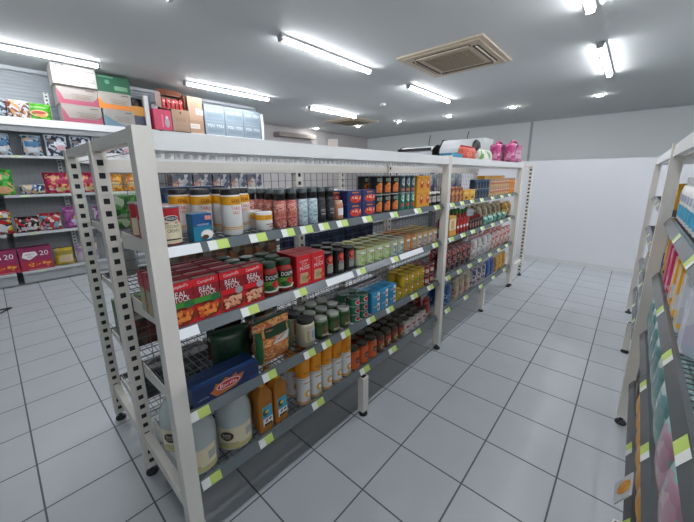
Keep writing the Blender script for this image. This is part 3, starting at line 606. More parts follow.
def amber():
    AM = M('c07a24', .12, var=.12, alpha=.93); o = MB().lathe([(.034, 0), (.0365, .004), (.0365, .178), (.034, .190), (.018, .212), (.015, .222)], AM, 28, power=.3, sy=.85).build('amber_bottle')
    MB().lathe([(.0175, .222), (.0175, .24), (.016, .242)], Y_, 16).build('screw_cap', o)
    l = MB(); gfx(l, flat(-.0315), [('r', -.022, .035, .028, .13, C_('3a9cb8')), ('e', -.008, .10, .013, .018, C_('1c4c3c')), ('e', .0, .104, .010, .008, C_('d8c050')), ('r', -.022, .035, .028, .072, W_), ('b', -.02, .05, .026, .07, 8, .007, [C_('b84c3c'), C_('8c3c2c')], 2), ('r', -.018, .036, .024, .046, K_)]); l.build('paper_label', o); return o
rows(amber, 'bottle', 'square amber dish liquid bottle', 'square amber bottles', [-.268, -.186], [.045, .125], z4)
def yw():
    o = MB().lathe([(.033, 0), (.036, .005), (.0365, .255), (.034, .262), (.012, .268)], W_, 22).build('sweet_syrup_bottle')
    MB().lathe([(.0368, .150), (.0368, .256), (.034, .264)], C_('ee9a10'), 22).build('yellow_sleeve', o)
    l = MB(); gfx(l, cyl(.0369), [('t', 'Batty', 0, .175, .04, .016, C_('9a4c0c')), ('r', -.1, .142, .1, .144, C_('6c6a64')), ('e', .0, .06, .018, .020, C_('d8a838')), ('e', .004, .06, .010, .010, W_), ('r', -.022, .12, .022, .126, C_('b88a4c')), ('r', -.1, .010, .1, .018, C_('d89a30'))]); l.build('printed_wrap', o); return o
ym = rows(yw, 'bottle', 'tall yellow over white cylinder bottle', 'tall yellow and white bottles', span(-.030, 5, .0785), [.046], z4)
rows(yw, 'bottle', 'tall yellow and white bottle standing behind its row', 'tall yellow and white bottles behind', [-.030, .049], [.135], z4, made=ym)
oz = mk_jar('orange_sauce_jar', .040, .132, C_('b8501c'), C_('2c2a20'), [('r', -.1, .012, .1, .10, C_('c85c22')), ('p', [(-.025, .03), (-.01, .07), (.02, .095), (.03, .05), (.012, .024)], C_('2c2420')), ('e', 0, .062, .018, .018, K_), ('r', -.012, .056, .012, .064, C_('b8a890'))], lidh=.016, sh=.82)
rows(oz, 'jar', 'orange jar with black badge and dark lid', 'orange black-badged jars', [.360, .445, .530], [.048, .133, .218], z4)
bz = mk_jar('brown_sauce_jar', .0375, .122, C_('4a2c1c'), C_('3a3428'), [('r', -.1, .012, .1, .088, C_('5c3420')), ('r', -.03, .06, .03, .085, C_('a83c24')), ('e', 0, .045, .02, .02, C_('b89a60')), ('e', .0, .04, .01, .01, C_('2c4820'))], lidh=.014, sh=.83)
rows(bz, 'jar', 'brown jar with red band', 'brown red-banded jars', span(.614, 4, .080), [.046, .128, .21], z4)
wz = mk_jar('white_label_jar', .0375, .118, C_('a8a09c'), C_('3c3830'), [('r', -.1, .012, .1, .085, C_('c0bcb8')), ('r', -.02, .05, .02, .07, C_('a83c3c')), ('e', 0, .03, .014, .012, C_('8c8c98'))], lidh=.014, sh=.83)
rows(wz, 'jar', 'white-labelled jar with dark lid', 'white-labelled dark-lidded jars', span(.934, 4, .080), [.046, .128, .21], z4)
rb = mk_pouch('red_packet', .075, .17, .05, PT(('a01c24', '8c1820', 'c8b0a8'), 30), None, C_('8c1820'))
rows(rb, 'packet', 'red packet beside the middle post on the bottom shelf', 'red packets on the bottom shelf', [1.258], [.05, .12, .19], z4)
# ------------------------------------------------------------------ far bay of the main rack
def sb(name, w_, d, h, cols, sc=40, ops=None): return mk_box(name, w_, d, h, PT(cols, sc), ops)
rows(sb('biscuit_box', .072, .06, .115, ('7c2420', 'a8501c', 'd89a40', '5c1c18'), 45), 'box', 'brown and red box right of the middle post', 'brown and red boxes', [1.47, 1.546, 1.622, 1.698], [.036], z1)
yt = mk_box('yellow_tray_box', .128, .07, .085, C_('d0982c'), [('r', -.064, 0, .064, .085, C_('d8a030')), ('r', -.05, .05, .05, .07, C_('e8c060')), ('e', 0, .02, .03, .012, C_('5c3a18'))])
rows(yt, 'box', 'wide yellow box on the top shelf, far bay', 'wide yellow boxes', [1.815, 1.95], [.04], z1)
nb = mk_can('navy_white_can', .037, .085, C_('22364c'), STEEL, [('p', [(-.03, .01), (-.005, .01), (.02, .075), (-.01, .075)], C_('b8b8a8')), ('e', .015, .03, .012, .02, C_('a89040')), ('r', -.03, .06, -.01, .075, C_('3c6c8c'))])
rows(nb, 'can', 'navy and white can', 'navy and white cans in the far bay', span(2.065, 5, .079), [.042], z1, 2, .0855)
rw = mk_can('red_yellow_can', .037, .085, C_('c8a060'), STEEL, [('r', -.1, .006, .1, .075, C_('c8a878')), ('e', -.008, .05, .022, .022, C_('b8342c')), ('e', .02, .03, .014, .02, C_('d89a28')), ('r', -.02, .055, .01, .063, W_)])
rows(rw, 'can', 'red and yellow can', 'red and yellow cans in the far bay', span(2.475, 8, .079), [.042], z1, 2, .0855)
oc = mk_can('bright_orange_can', .037, .085, C_('d0841c'), STEEL, [('r', -.1, .006, .1, .078, C_('d88c20')), ('e', 0, .045, .018, .022, C_('b83c24')), ('e', 0, .05, .01, .01, W_)])
rows(oc, 'can', 'bright orange can near the end post', 'bright orange cans near the end post', span(3.11, 3, .079), [.042], z1, 2, .0855)
put(mk_box('flat_yellow_box', .62, .07, .03, C_('d8981c'), [('r', -.31, 0, .31, .03, C_('dca022')), ('r', -.2, .01, .2, .02, C_('b87a18'))]), [], 2.55, .045, z1+.1715, 'long flat yellow box lying on top of the stacked cans', 'box')
put(sb('red_white_carton', .07, .06, .15, ('a8242c', 'c8a8a4', 'c0c0c0'), 30), [], 1.463, .04, z2, 'red and white carton just right of the middle post', 'carton')
put(mk_box('yellow_drink_carton', .13, .07, .165, C_('d8a82c'), [('r', -.065, .05, .065, .14, C_('dcd8c0')), ('r', -.03, .06, .03, .13, C_('d8a040')), ('r', -.065, 0, .065, .05, C_('d89420'))]), [], 1.585, .045, z2, 'yellow and white carton on the second shelf of the far bay', 'carton')
rbt = mk_jar('red_sauce_bottle', .031, .20, C_('a01c1c'), C_('2c6c24'), [('r', -.025, .03, .025, .10, C_('b82c24')), ('r', -.02, .05, .02, .07, W_)], neck=.42, lidh=.03, sh=.62)
rows(rbt, 'bottle', 'slim red sauce bottle with green cap', 'slim red sauce bottles', span(1.70, 4, .069), [.038, .105], z2)
dk2 = mk_jar('dark_sauce_bottle', .03, .12, C_('3a1414'), C_('8c1c1c'), [('r', -.02, .02, .02, .06, C_('8c6c60'))], neck=.5, lidh=.02, sh=.65)
rows(dk2, 'bottle', 'short dark sauce bottle', 'short dark sauce bottles', span(1.98, 5, .066), [.036], z2)
put(mk_box('white_carton', .26, .10, .165, C_('b8bcc4'), [('r', -.12, .12, .12, .15, C_('c4c8d0')), ('r', -.1, .13, .1, .14, C_('8c94a4'))]), [], 2.12, .14, z2, 'white carton behind the short dark bottles', 'carton')
tw = mk_pouch('teal_snack_packet', .14, .07, .04, PT(('4c9c88', 'a8c8c0', 'd0d4d0', '3c7c6c'), 30), None, C_('8cb8a8'))
rows(tw, 'packet', 'small teal and white packet at the shelf front', 'small teal packets', span(2.40, 5, .15), [.026], z2, jit=.004)
def bread(cols): return mk_pouch('bread_pouch', .145, .17, .09, PT(cols, 40), None, C_('a89a78'))
rows(bread(('b0a890', 'c4bca4', '98886c', 'b8b098', '6c5c40')), 'packet', 'beige bread pouch behind the teal packets', 'beige bread pouches', span(2.42, 5, .15), [.12, .22], z2, jit=.004)
rows(bread(('d0a838', 'c89a28', 'c8b890', '8c6c2c')), 'packet', 'yellow bread pouch beside the end post', 'yellow bread pouches', [3.175, 3.325], [.08, .19], z2)
dp = mk_pouch('dark_biscuit_packet', .10, .20, .055, PT(('2c1c1a', '4c2420', '8c3830', 'a89a94', '1c1414', 'c03838'), 60), None, C_('3a2420'))
rows(dp, 'packet', 'dark red and brown packet, far bay third shelf', 'dark biscuit packets', span(1.49, 6, .108), [.04, .12], z3, jit=.004)
wp = mk_pouch('white_biscuit_packet', .13, .21, .06, PT(('a8b4bc', 'c4c8c8', 'b89484', '8c9ca8', 'c8b0a0', 'd8dcdc'), 45), None, C_('a81c24'))
rows(wp, 'packet', 'pale packet with red top, far bay third shelf', 'pale red-topped packets', span(2.16, 4, .14), [.04, .12], z3, jit=.004)
wp2 = mk_pouch('red_top_packet', .13, .20, .06, PT(('c8bcb8', 'b86c54', 'd0ccc8', 'a83430', 'c89070'), 50), None, C_('a81c24'))
rows(wp2, 'packet', 'white and orange packet toward the end post, third shelf', 'white and orange packets', span(2.73, 5, .138), [.04, .12], z3, jit=.004)
def b4(n, cols, sc=48): return mk_pouch(n, .13, .20, .06, PT(cols, sc), None, C_('8c9094'))
rows(b4('blue_packet', ('1c4c80', '245c94', '2c6ca0', '8cb0c8')), 'packet', 'blue packet right of the middle post, bottom shelf', 'blue packets on the bottom shelf', [1.49, 1.63], [.04, .12], z4, jit=.004)
rows(b4('beige_packet', ('a89878', 'b8a88c', 'c4bcac', 'a05c4c')), 'packet', 'beige packet on the bottom shelf of the far bay', 'beige packets on the bottom shelf', [1.78, 1.92, 2.06], [.04, .12], z4, jit=.004)
rows(b4('striped_packet', ('2c3c5c', 'b8b8bc', '8c2c2c', 'c4c4c4')), 'packet', 'navy, white and red packet on the bottom shelf', 'navy, white and red packets', [2.22, 2.36, 2.50], [.04], z4, jit=.004)
rows(b4('royal_blue_packet', ('1c4890', '245cac', '1c3c78')), 'packet', 'royal blue packet on the bottom shelf', 'royal blue packets', [2.64, 2.78], [.04], z4, jit=.004)
rows(b4('yellow_packet', ('d09a28', 'c88a1c', 'dcb048', 'a87020')), 'packet', 'yellow packet toward the end post, bottom shelf', 'yellow packets on the bottom shelf', [2.93, 3.07, 3.21], [.04], z4, jit=.004)
# things standing on top of the rack at its far end
zt = 1.5125
put(mk_box('blue_box', .26, .12, .12, C_('3c8cac'), [('r', -.1, .03, .1, .08, C_('2c6c8c'))]), [], 2.15, .30, zt, 'low blue box on top of the rack, leftmost of the items there', 'box')
put(mk_pouch('red_packet', .38, .20, .12, PT(('b83a2c', 'c4503c', 'a82c24'), 20), [('t', 'FAIR', 0, .12, .22, .05, C_('dc9a88'))], C_('a82c24')), [], 2.485, .28, zt, 'red packet lying on top of the rack beside the blue box', 'packet')
put(mk_pouch('green_white_packet', .34, .19, .14, PT(('c8ccc4', 'd4d8d0', '6c9c4c', 'b8c0b0'), 18), None, C_('c8ccc4')), [], 2.875, .24, zt, 'white packet with green leaves on top of the rack', 'packet')
def pink_pack():
    o = MB().bevbox(.36, .12, .20, PT(('c87098', 'b4447c', 'd090ac', 'a03070'), 30), .03).build('pink_tissue_pack')
    h = MB(); pts = [(-.13, .19), (-.10, .225), (0, .24), (.10, .225), (.13, .19)]
    for p, q in zip(pts, pts[1:]): h.bar((p[0], 0, p[1]), (q[0], 0, q[1]), .014, C_('b03070'), 8)
    h.build('carry_handle', o)
    l = MB(); gfx(l, flat(-.061), [('r', -.12, .04, .12, .13, C_('d0a8b8')), ('r', -.08, .09, .08, .105, C_('a8447c')), ('p', [(-.13, .15), (-.06, .20), (-.02, .205), (-.09, .14)], C_('38283c'))]); l.build('printed_front', o); return o
pm = []
put(pink_pack, pm, 3.30, .055, 1.574, 'pink pack with carry handle at the far end on top', 'pack', 'pink tissue packs', rz=0)
put(pink_pack, pm, 3.24, .20, 1.574, 'dark pink pack behind the front pink pack on top', 'pack', 'pink tissue packs', rz=.06)
tag(MB().lathe([(.075, 0), (.085, .02), (.085, .22), (.07, .30), (.03, .335)], K_, 20, sy=.6).build('black_pouch', loc=(3.18, .45, zt)), 'black rounded pouch standing behind the green and white packet on top', 'pouch')
# ------------------------------------------------------------------ rear side of the main rack, glimpsed through the wire
zb = [z1, z2-.02, z3-.02, z4-.02]
gb = sb('green_snack_box', .085, .14, .135, ('3c7c34', '5c9c4c', '2c5c2c', 'a8b8a0'), 30)
rows(gb, 'box', 'green box seen through the open near end', 'green boxes on the rear side', [-.545, -.452], [.62, .77], zb[0])
rows(mk_box('navy_snack_box', .15, .14, .165, C_('22406c'), [('r', -.07, .11, .07, .14, C_('30548c')), ('t', 'TWIST', 0, .125, .1, .018, C_('a8b8d0'))]), 'box', 'navy box behind the wire back, left of the salt', 'navy boxes on the rear side', [-.31, -.15], [.63], zb[0])
rows(sb('pale_snack_box', .16, .12, .10, ('9aa4ac', 'b4bcc0', '8c5c50', '7c8c94', 'c8ccd0'), 45), 'box', 'pale printed box behind the wire, top shelf', 'pale boxes on the rear side', span(.30, 4, .25), [.80], zb[0])
rows(sb('red_wrapped_box', .18, .12, .19, ('8c4844', 'a89c98', '9c6460', 'b8b4b0'), 28), 'box', 'red and grey wrapped box behind the wire, far bay', 'red and grey boxes on the rear side', span(1.55, 4, .2), [.70], zb[0])
rows(sb('white_wrapped_box', .18, .12, .22, ('b8bcc4', 'c4c8d0', '8c6c9c', 'd0d4d8', '4c9ca8'), 22), 'box', 'white wrapped box behind the wire, far bay', 'white boxes on the rear side', span(2.38, 5, .2), [.70], zb[0])
rows(sb('navy_pack', .17, .14, .12, ('1c2c48', '24385c', '384868'), 25), 'pack', 'navy pack behind the gold-lidded cans', 'navy packs on the rear side', span(.45, 5, .18), [.64], zb[1])
rows(sb('brown_pack', .16, .14, .14, ('5c4c3c', '8c5c3c', '7c7468', '3c3428'), 25), 'pack', 'brown pack behind the stock cartons', 'brown packs on the rear side', span(-.30, 4, .18), [.75], zb[1])
put(mk_jar('white_plastic_jar', .06, .19, C_('c0c4c4'), C_('c8ccca')), [], -.50, .93, zb[1], 'white plastic jar seen through the open near end', 'jar')
yg = mk_box('yellow_green_box', .07, .10, .20, C_('2c6c34'), [('r', -.035, .10, .035, .20, C_('c89a2c')), ('r', -.035, .0, .035, .10, C_('2c6c34'))])
rows(yg, 'box', 'yellow and green box low in the open near end', 'yellow and green boxes', [-.55, -.475], [.90], zb[2])
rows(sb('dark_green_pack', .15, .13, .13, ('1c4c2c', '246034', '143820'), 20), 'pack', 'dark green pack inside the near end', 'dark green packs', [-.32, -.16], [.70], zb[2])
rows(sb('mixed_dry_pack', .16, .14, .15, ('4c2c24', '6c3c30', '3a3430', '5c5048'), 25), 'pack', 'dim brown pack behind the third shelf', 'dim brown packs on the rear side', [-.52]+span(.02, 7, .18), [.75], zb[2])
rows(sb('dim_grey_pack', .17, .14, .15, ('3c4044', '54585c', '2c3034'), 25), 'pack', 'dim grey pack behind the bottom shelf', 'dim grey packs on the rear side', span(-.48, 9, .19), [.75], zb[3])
# ------------------------------------------------------------------ left wall shelving: snacks
def bag(name, w_, h, t, cols, sc, ops=None, crimp='b0b4b8'): return mk_pouch(name, w_, h, t, PT(cols, sc*2, .25), ops, M(crimp, .25))
YL = 5.05
def mk_soft(name, w_, d, h, body):
    def f(): return MB().bevbox(w_, d, h, body, .028).build(name)
    return f
def one(proto, x, z, label, cat='packet', grp=None, y=YL, rz=0, tilt=None): return put(proto, [], x, y, z+.001, label, cat, grp, rz, tilt)
L0, L1, L2, L3, L4 = 2.1955, 1.7205, 1.2155, .7105, .1855
one(bag('chip_bag', .26, .22, .1, ('22485c', '8c9ca8', 'a8b0b8', '4c3c38'), 16), -.70, L0-.005, 'blue and silver snack bag on the very top shelf, far left')
one(bag('chip_bag', .24, .22, .1, ('a8b0bc', '8c4c40', 'c8ccd4', '5c4438', 'b88c60'), 16), -.47, L0-.005, 'silver and brown snack bag on the top shelf', rz=.3)
one(bag('chip_bag', .27, .22, .1, ('4c9c2c', '5cac34', '3c8424'), 14, [('e', 0, .10, .09, .045, C_('c8b080')), ('e', 0, .11, .07, .02, C_('a83c34')), ('e', .02, .07, .05, .02, C_('c88c50'))], '4c9c2c'), -.27+.0, L0-.005, 'bright green snack bag beside the slotted upright', y=5.16)
bl1 = bag('chip_bag', .20, .26, .1, ('2c5c7c', 'a8b8c4', '98a8b4', '1c3c54', 'b8a090'), 15, [('r', -.07, .12, .07, .19, C_('24587c')), ('r', -.05, .05, .05, .11, C_('b8c0c8'))], '5c7c8c')
for k, x in enumerate([-1.0, -.72, -.42]): one(bl1, x, L1, 'blue and silver chip bag, second shelf down, %s' % ('partly out of frame', 'leftmost fully visible', 'right of the leftmost')[k], grp='blue and silver chip bags')
bl2 = bag('chip_bag', .24, .28, .1, ('c0c8d0', 'a8b0bc', '34485c', 'd0d4dc', '3c2c38'), 14, [('e', .04, .12, .05, .04, C_('b89098'))], '8c9ca8')
for k, x in enumerate([-.17, .10, .36, .62, .88]): one(bl2, x, L1, 'silver chip bag with dark speckles, second shelf down, %s from left' % ORD[k+1], grp='silver chip bags')
one(bag('chip_bag', .26, .32, .11, ('3c9c30', '4cac3c', '2c7c24', 'c89c70'), 12, [('e', .02, .07, .08, .05, C_('c89a70'))], '3c9c30'), -.80, L2, 'green chip bag at the left edge, third shelf down')
one(bag('chip_bag', .26, .13, .12, ('2c5c84', 'a8b8c4', 'b8a058', '1c3450', 'b89c98'), 18, None, '8c9ca8'), -.50, L2, 'blue and white chip bag fallen flat on the third shelf')
pkb = bag('chip_bag', .29, .28, .1, ('a02448', 'b82c54', '901c40', 'c89060'), 14, [('b', -.11, .02, .12, .10, 12, .03, [C_('c0b050'), C_('8c9c5c'), C_('b8a8b0')], 6)], 'a02448')
for k, x in enumerate([-.24, .08]): one(pkb, x, L2, ('crimson chip bag left of the rear slotted post', 'crimson chip bag between the two slotted posts')[k], grp='crimson chip bags')
ogb = bag('chip_bag', .21, .26, .1, ('d8982c', 'c8842c', 'd8ac50', 'a86830'), 14, [('e', 0, .12, .06, .04, C_('c8b07c')), ('r', -.05, .15, .05, .17, C_('8c4c2c'))], 'c8842c')
for k, x in enumerate([.44, .66, .92]): one(ogb, x, L2, 'orange chip bag behind the near end of the rack, %s from left' % ORD[k+1], grp='orange chip bags')
one(bag('chip_bag', .26, .30, .1, ('a81c28', 'b82430', 'c8c8c8', 'b8a030', '2c2c34'), 14, [('r', -.09, .19, .09, .22, C_('2c1c24')), ('e', 0, .09, .07, .05, C_('c4c4c8'))], 'a81c28'), -.90, L3, 'red chip bag with white splash at the left edge, fourth shelf')
one(bag('chip_bag', .24, .20, .09, ('2c1c1c', 'a8242c', 'c0b8b0', '201818'), 15, [('r', -.07, .03, .08, .07, C_('b8b8bc'))], '2c1c1c'), -.63, L3, 'low black and red packet beside the splashed red bag')
one(bag('chip_bag', .24, .23, .09, ('b02830', '2c2428', '6c8c9c', 'c8b8b0', 'a01c28'), 13, None, 'b02830'), -.40, L3, 'red and black packet left of the purple bag')
one(bag('chip_bag', .30, .30, .1, ('94508c', 'a8609c', '804078'), 12, [('e', .02, .15, .06, .045, C_('c8b038')), ('e', 0, .10, .07, .035, C_('b8c0dc')), ('r', -.05, .04, .06, .07, C_('c8a0b8'))], '94508c'), -.10, L3, 'purple chip bag with yellow splash, fourth shelf', y=5.09)
one(bag('chip_bag', .24, .28, .1, ('94508c', 'c8b8c8', '804078'), 12, None, '94508c'), .22, L3, 'purple chip bag half hidden behind the slotted posts')
mp = mk_box('chip_multipack', .33, .16, .32, C_('7c1c4c'), [('r', -.165, 0, .165, .32, C_('8c2454')), ('r', -.165, 0, .165, .13, C_('a8243c')), ('p', [(-.14, .19), (-.07, .15), (.02, .21), (.0, .26), (-.12, .26)], W_), ('t', 'VARIETY', -.06, .225, .10, .024, C_('7c1c4c')), ('t', 'MIX', -.06, .19, .05, .022, C_('7c1c4c')), ('t', '20', .085, .23, .09, .065, W_), ('b', -.12, .03, .15, .13, 16, .03, [C_('d8902c'), C_('c8502c'), C_('b8b0a8'), C_('e0a850')], 9), ('r', -.10, .012, .12, .018, C_('c8a0a8'))])
rows(mp, 'box', 'magenta variety box of chips marked 20 on the lowest shelf', 'magenta variety boxes', [-1.31, -.97, -.625], [5.06], L4)
one(mk_pouch('chip_bag', .22, .25, .11, PT(('c8b02c', 'b89c20', 'c8b890'), 14), [('r', -.09, .15, .09, .21, C_('8c7c18')), ('e', 0, .09, .07, .05, C_('c8b090'))], C_('1c1c1c')), -.33, L4, 'yellow and black chip bag right of the variety boxes')
one(mk_pouch('chip_bag', .27, .26, .11, PT(('a890a8', 'b8b0b8', 'c8b088', '8c7498'), 14), None, C_('a898a8')), -.06, L4, 'pale lilac chip bag on the lowest shelf')
# cartons on top of the wall shelving
def carton(name, w_, d, h, base, ops): return mk_box(name, w_, d, h, C_(base), ops)
TXT = C_('6c5c54')
def prn(w_, h): return [('r', -w_*.15, h*.28, w_*.38, h*.30, TXT), ('r', -w_*.15, h*.28, -w_*.145, h*.58, TXT), ('r', w_*.375, h*.28, w_*.38, h*.58, TXT), ('r', -w_*.15, h*.56, w_*.38, h*.58, TXT), ('r', -w_*.10, h*.36, w_*.33, h*.42, C_('8c7c70')), ('r', -w_*.10, h*.46, w_*.33, h*.50, C_('8c7c70')), ('r', w_*.2, h*.82, w_*.42, h*.88, TXT)]
zz = 2.197
pk = carton('snack_carton', .45, .30, .24, '96908a', [('r', -.225, 0, .225, .06, C_('9c4a60')), ('p', [(-.225, .06), (-.16, .06), (-.19, .14), (-.225, .20)], C_('9c4a60')), ('p', [(.225, .06), (.16, .06), (.20, .10), (.225, .13)], C_('9c4a60'))]+prn(.45, .24))
put(pk, [], .18, 5.12, zz, 'pink-banded carton at the bottom of the left stack', 'carton', 'pink-banded cartons')
put(pk, [], .16, 5.12, zz+.241, 'pink-banded carton in the middle of the left stack', 'carton', 'pink-banded cartons')
put(carton('snack_carton', .48, .34, .255, 'a5a39e', [('r', -.23, .19, -.10, .25, C_('5c5c5c')), ('t', 'FRESH', -.165, .22, .12, .045, C_('d8d8d8')), ('r', -.08, .2, .05, .215, TXT), ('r', .08, .2, .22, .21, TXT), ('r', .05, .06, .22, .085, C_('8c8884')), ('r', .05, .095, .22, .11, C_('8c8884'))]), [], .155, 5.10, zz+.482, 'large grey-white carton on top of the pink-banded ones', 'carton')
put(carton('snack_carton', .40, .30, .24, '96938c', [('p', [(-.2, 0), (.12, 0), (-.02, .05), (-.2, .16)], C_('5c7c8c'))]+prn(.40, .24)), [], .625, 5.12, zz, 'grey and blue carton under the orange-banded one', 'carton')
put(carton('snack_carton', .42, .30, .235, 'a09a90', [('r', -.21, 0, .21, .07, C_('d8802c')), ('p', [(-.21, .07), (-.14, .07), (-.18, .12), (-.21, .16)], C_('d8802c'))]+prn(.42, .24)), [], .60, 5.12, zz+.241, 'orange-banded carton under the green one', 'carton')
put(carton('snack_carton', .42, .30, .235, '2c6c4c', [('r', -.21, 0, .21, .235, C_('245c42')), ('e', -.08, .14, .03, .03, C_('5c9478')), ('r', .0, .04, .17, .10, C_('6c9c7c')), ('r', -.18, .2, .0, .215, C_('6c9c7c'))]), [], .615, 5.13, zz+.477, 'green carton on top of the orange-banded one', 'carton')
put(carton('display_tray', .20, .28, .14, 'd08c20', [('r', -.10, 0, .10, .14, C_('d8942a'))]), [], .915, 5.17, zz+.20, 'open orange display tray beside the orange-banded carton', 'tray')
put(sb('navy_carton', .20, .30, .20, ('28304c', '343c54', '5c5048'), 12), [], .925, 5.19, zz, 'dark navy carton under the orange tray', 'carton')
put(sb('crumpled_packet', .16, .12, .13, ('3a3440', '5c5460', '8c7c5c', '2c2834'), 14), [], .915, 5.17, zz+.341, 'dark crumpled packet on the orange tray', 'packet', rz=.4)
def pinkbox():
    o = MB().bevbox(.27, .26, .32, C_('b8284c'), .01).build('pink_box')
    l = MB(); gfx(l, flat(-.13), [('r', -.133, .002, .133, .318, C_('c02c54')), ('e', .06, .12, .035, .08, C_('9c98a0')), ('e', .06, .20, .02, .025, C_('c0bcc4')), ('r', -.02, .04, .0, .24, C_('d86c8c'))]); l.build('printed_front', o)
    MB().lathe([(.04, .32), (.05, .36), (.03, .39)], C_('a8a4ac'), 12, -.085, -.06).build('top_bow', o); return o
put(pinkbox, [], 1.215, 5.02, zz, 'bright pink box with grey picture on top of the shelving', 'box')
CB = '94775f'
put(carton('cardboard_carton', .285, .26, .35, CB, [('e', 0, .30, .012, .02, K_), ('r', -.09, .16, .09, .22, C_('8c6c54')), ('r', -.09, .02, .09, .03, C_('7c5c48')), ('r', -.11, .09, .11, .092, C_('7c5c48'))]), [], 1.50, 5.02, zz, 'plain cardboard carton standing in front of the open carton', 'carton')
def openbox():
    b = MB(); W2, D2, Hh = .19, .125, .25; m = C_('7c4c38'); mi = C_('5c2c24')
    b.box(-W2, W2, D2-.006, D2, 0, Hh, mi).box(-W2, -W2+.006, -D2, D2-.006, 0, Hh, mi).box(W2-.006, W2, -D2, D2-.006, 0, Hh, m).box(-W2+.006, W2-.006, -D2, D2-.006, 0, .006, m).box(-W2+.006, W2-.006, .02, D2-.006, Hh-.006, Hh, m)
    o = b.build('open_carton')
    f = MB(); f.add([(-W2, -D2, .0), (-W2, -D2, Hh), (-W2-.10, -D2-.05, Hh-.02), (-W2-.10, -D2-.05, .02)], [(0, 1, 2, 3)], C_('6c3c2c')); f.build('flap', o)
    f = MB(); f.add([(-W2, .02, Hh), (W2, .02, Hh), (W2, -.03, Hh+.07), (-W2, -.03, Hh+.07)], [(0, 1, 2, 3)], m); f.build('flap', o); return o
zo = zz+.352
put(openbox, [], 1.43, 5.08, zo, 'open brown carton filled with red packets', 'carton')
rp = mk_pouch('red_snack_packet', .058, .15, .030, PT(('c83434', '8c2424', 'e8b8b4', 'a82020'), 30), None, C_('a82c2c'))
rp_m = []
for i in range(5):
    for j in range(2):
        put(rp, rp_m, 1.43+.07*(i-2), 5.00+.08*j, zo+.008+.004*((i+j) % 2), 'red snack packet standing inside the open brown carton', 'packet', 'red packets in the open brown carton', tilt=(.05, .05*((i*7+j) % 3-1)))
put(carton('cardboard_carton', .25, .28, .22, CB, [('r', -.12, .08, .05, .16, C_('c4bcb4')), ('t', 'SNACK', -.04, .12, .12, .025, TXT)]), [], 1.800, 5.10, zz, 'cardboard carton with white label at the bottom of the tall stack', 'carton')
put(carton('cardboard_carton', .25, .28, .21, '9c7f68', [('r', .0, .10, .13, .18, C_('c8c4c0')), ('r', .0, .19, .05, .205, W_)]), [], 1.800, 5.10, zz+.221, 'cardboard carton in the middle of the tall stack', 'carton')
def topbox():
    b = MB(); b.bevbox(.26, .27, .18, C_(CB), .003); o = b.build('cardboard_carton')
    f = MB(); f.add([(-.13, .13, .18), (.13, .13, .18), (.10, .18, .26), (-.13, .16, .24)], [(0, 1, 2, 3)], C_('6c4434')); f.build('flap', o); return o
put(topbox, [], 1.800, 5.10, zz+.432, 'cardboard carton with raised dark flap on top of the tall stack', 'carton')
wb = mk_box('shrink_wrapped_pack', .388, .28, .262, C_('748089'), [('r', -.193, .001, .193, .261, C_('7a8892')), ('t', 'YOU', -.09, .17, .14, .05, C_('dce4e8')), ('t', 'YOU', .09, .17, .14, .05, C_('dce4e8')), ('r', -.17, .24, .17, .244, C_('a8bcc8')), ('r', -.15, .05, .15, .12, C_('6e7d88'))])
rows(wb, 'pack', 'pale blue shrink-wrapped pack on the top shelf', 'pale blue shrink-wrapped packs', [2.145, 2.54, 2.935], [5.10], zz, 2, .263)
rows(mk_box('shelf_carton', .34, .24, .26, PT(('8c8c90', 'a8a4a0', '54545c', 'a87468', '3c4454'), 12)), 'carton', 'mixed printed carton on the wall shelving, glimpsed through the rack', 'mixed cartons glimpsed through the rack', span(1.45, 5, .37), [5.12], L2)
rows(mk_box('shelf_carton', .34, .24, .26, PT(('7c8c9c', '9ca4ac', '34404c', 'a8a8a4', '8c5c50'), 12)), 'carton', 'grey printed carton on the upper wall shelving, glimpsed through the rack', 'grey cartons glimpsed through the rack', span(1.45, 5, .37), [5.12], L1)
# ------------------------------------------------------------------ goods on the right-hand rack (fronts face +y)
def rput(proto, x, y, z, label, cat, grp=None, made=None, rz=0, tilt=None): return put(proto, [] if made is None else made, x, y, z, label, cat, grp, PI+rz, tilt)
def babyb():
    o = MB().lathe([(.038, 0), (.044, .006), (.044, .13), (.036, .155), (.02, .165)], W_, 20, sy=.7).build('white_lotion_bottle'); MB().lathe([(.021, .165), (.021, .19), (.018, .193)], C_('d8dce0'), 16).build('cap', o)
    l = MB(); gfx(l, lambda u, v, q: (.0447*math.sin(u/.044), -(.7*.0447)*math.cos(u/.044)-.0005*(q+1), v), [('r', -.06, .02, .06, .07, C_('3ca0c4')), ('e', 0, .05, .03, .028, C_('2c8cb4')), ('r', -.02, .09, .02, .12, C_('a8b0c8'))]); l.build('printed_wrap', o); return o
k = 0; bm = []
for j, y in enumerate([-1.28, -1.35, -1.42]):
    for i in range(9):
        rput(babyb, 1.22-.098*i, y, z1, 'white bottle with blue splash on the right rack, %s row, %s from the post' % (('front', 'middle', 'back')[j], ORD[i+1]), 'bottle', 'white and blue bottles', bm)
rows(mk_box('orange_snack_box', .10, .06, .085, C_('d8901c'), [('r', -.05, .02, .05, .06, C_('b86c14'))]), 'box', 'orange box on the right rack behind its near post', 'orange boxes on the right rack', [1.42, 1.53, 1.64], [-1.36], z1, flip=True)
rows(mk_box('yellow_spine_box', .05, .10, .15, C_('d0a43c')), 'box', 'narrow yellow box on the right rack', 'narrow yellow boxes on the right rack', [1.76, 1.82, 1.88], [-1.32], z1, flip=True)
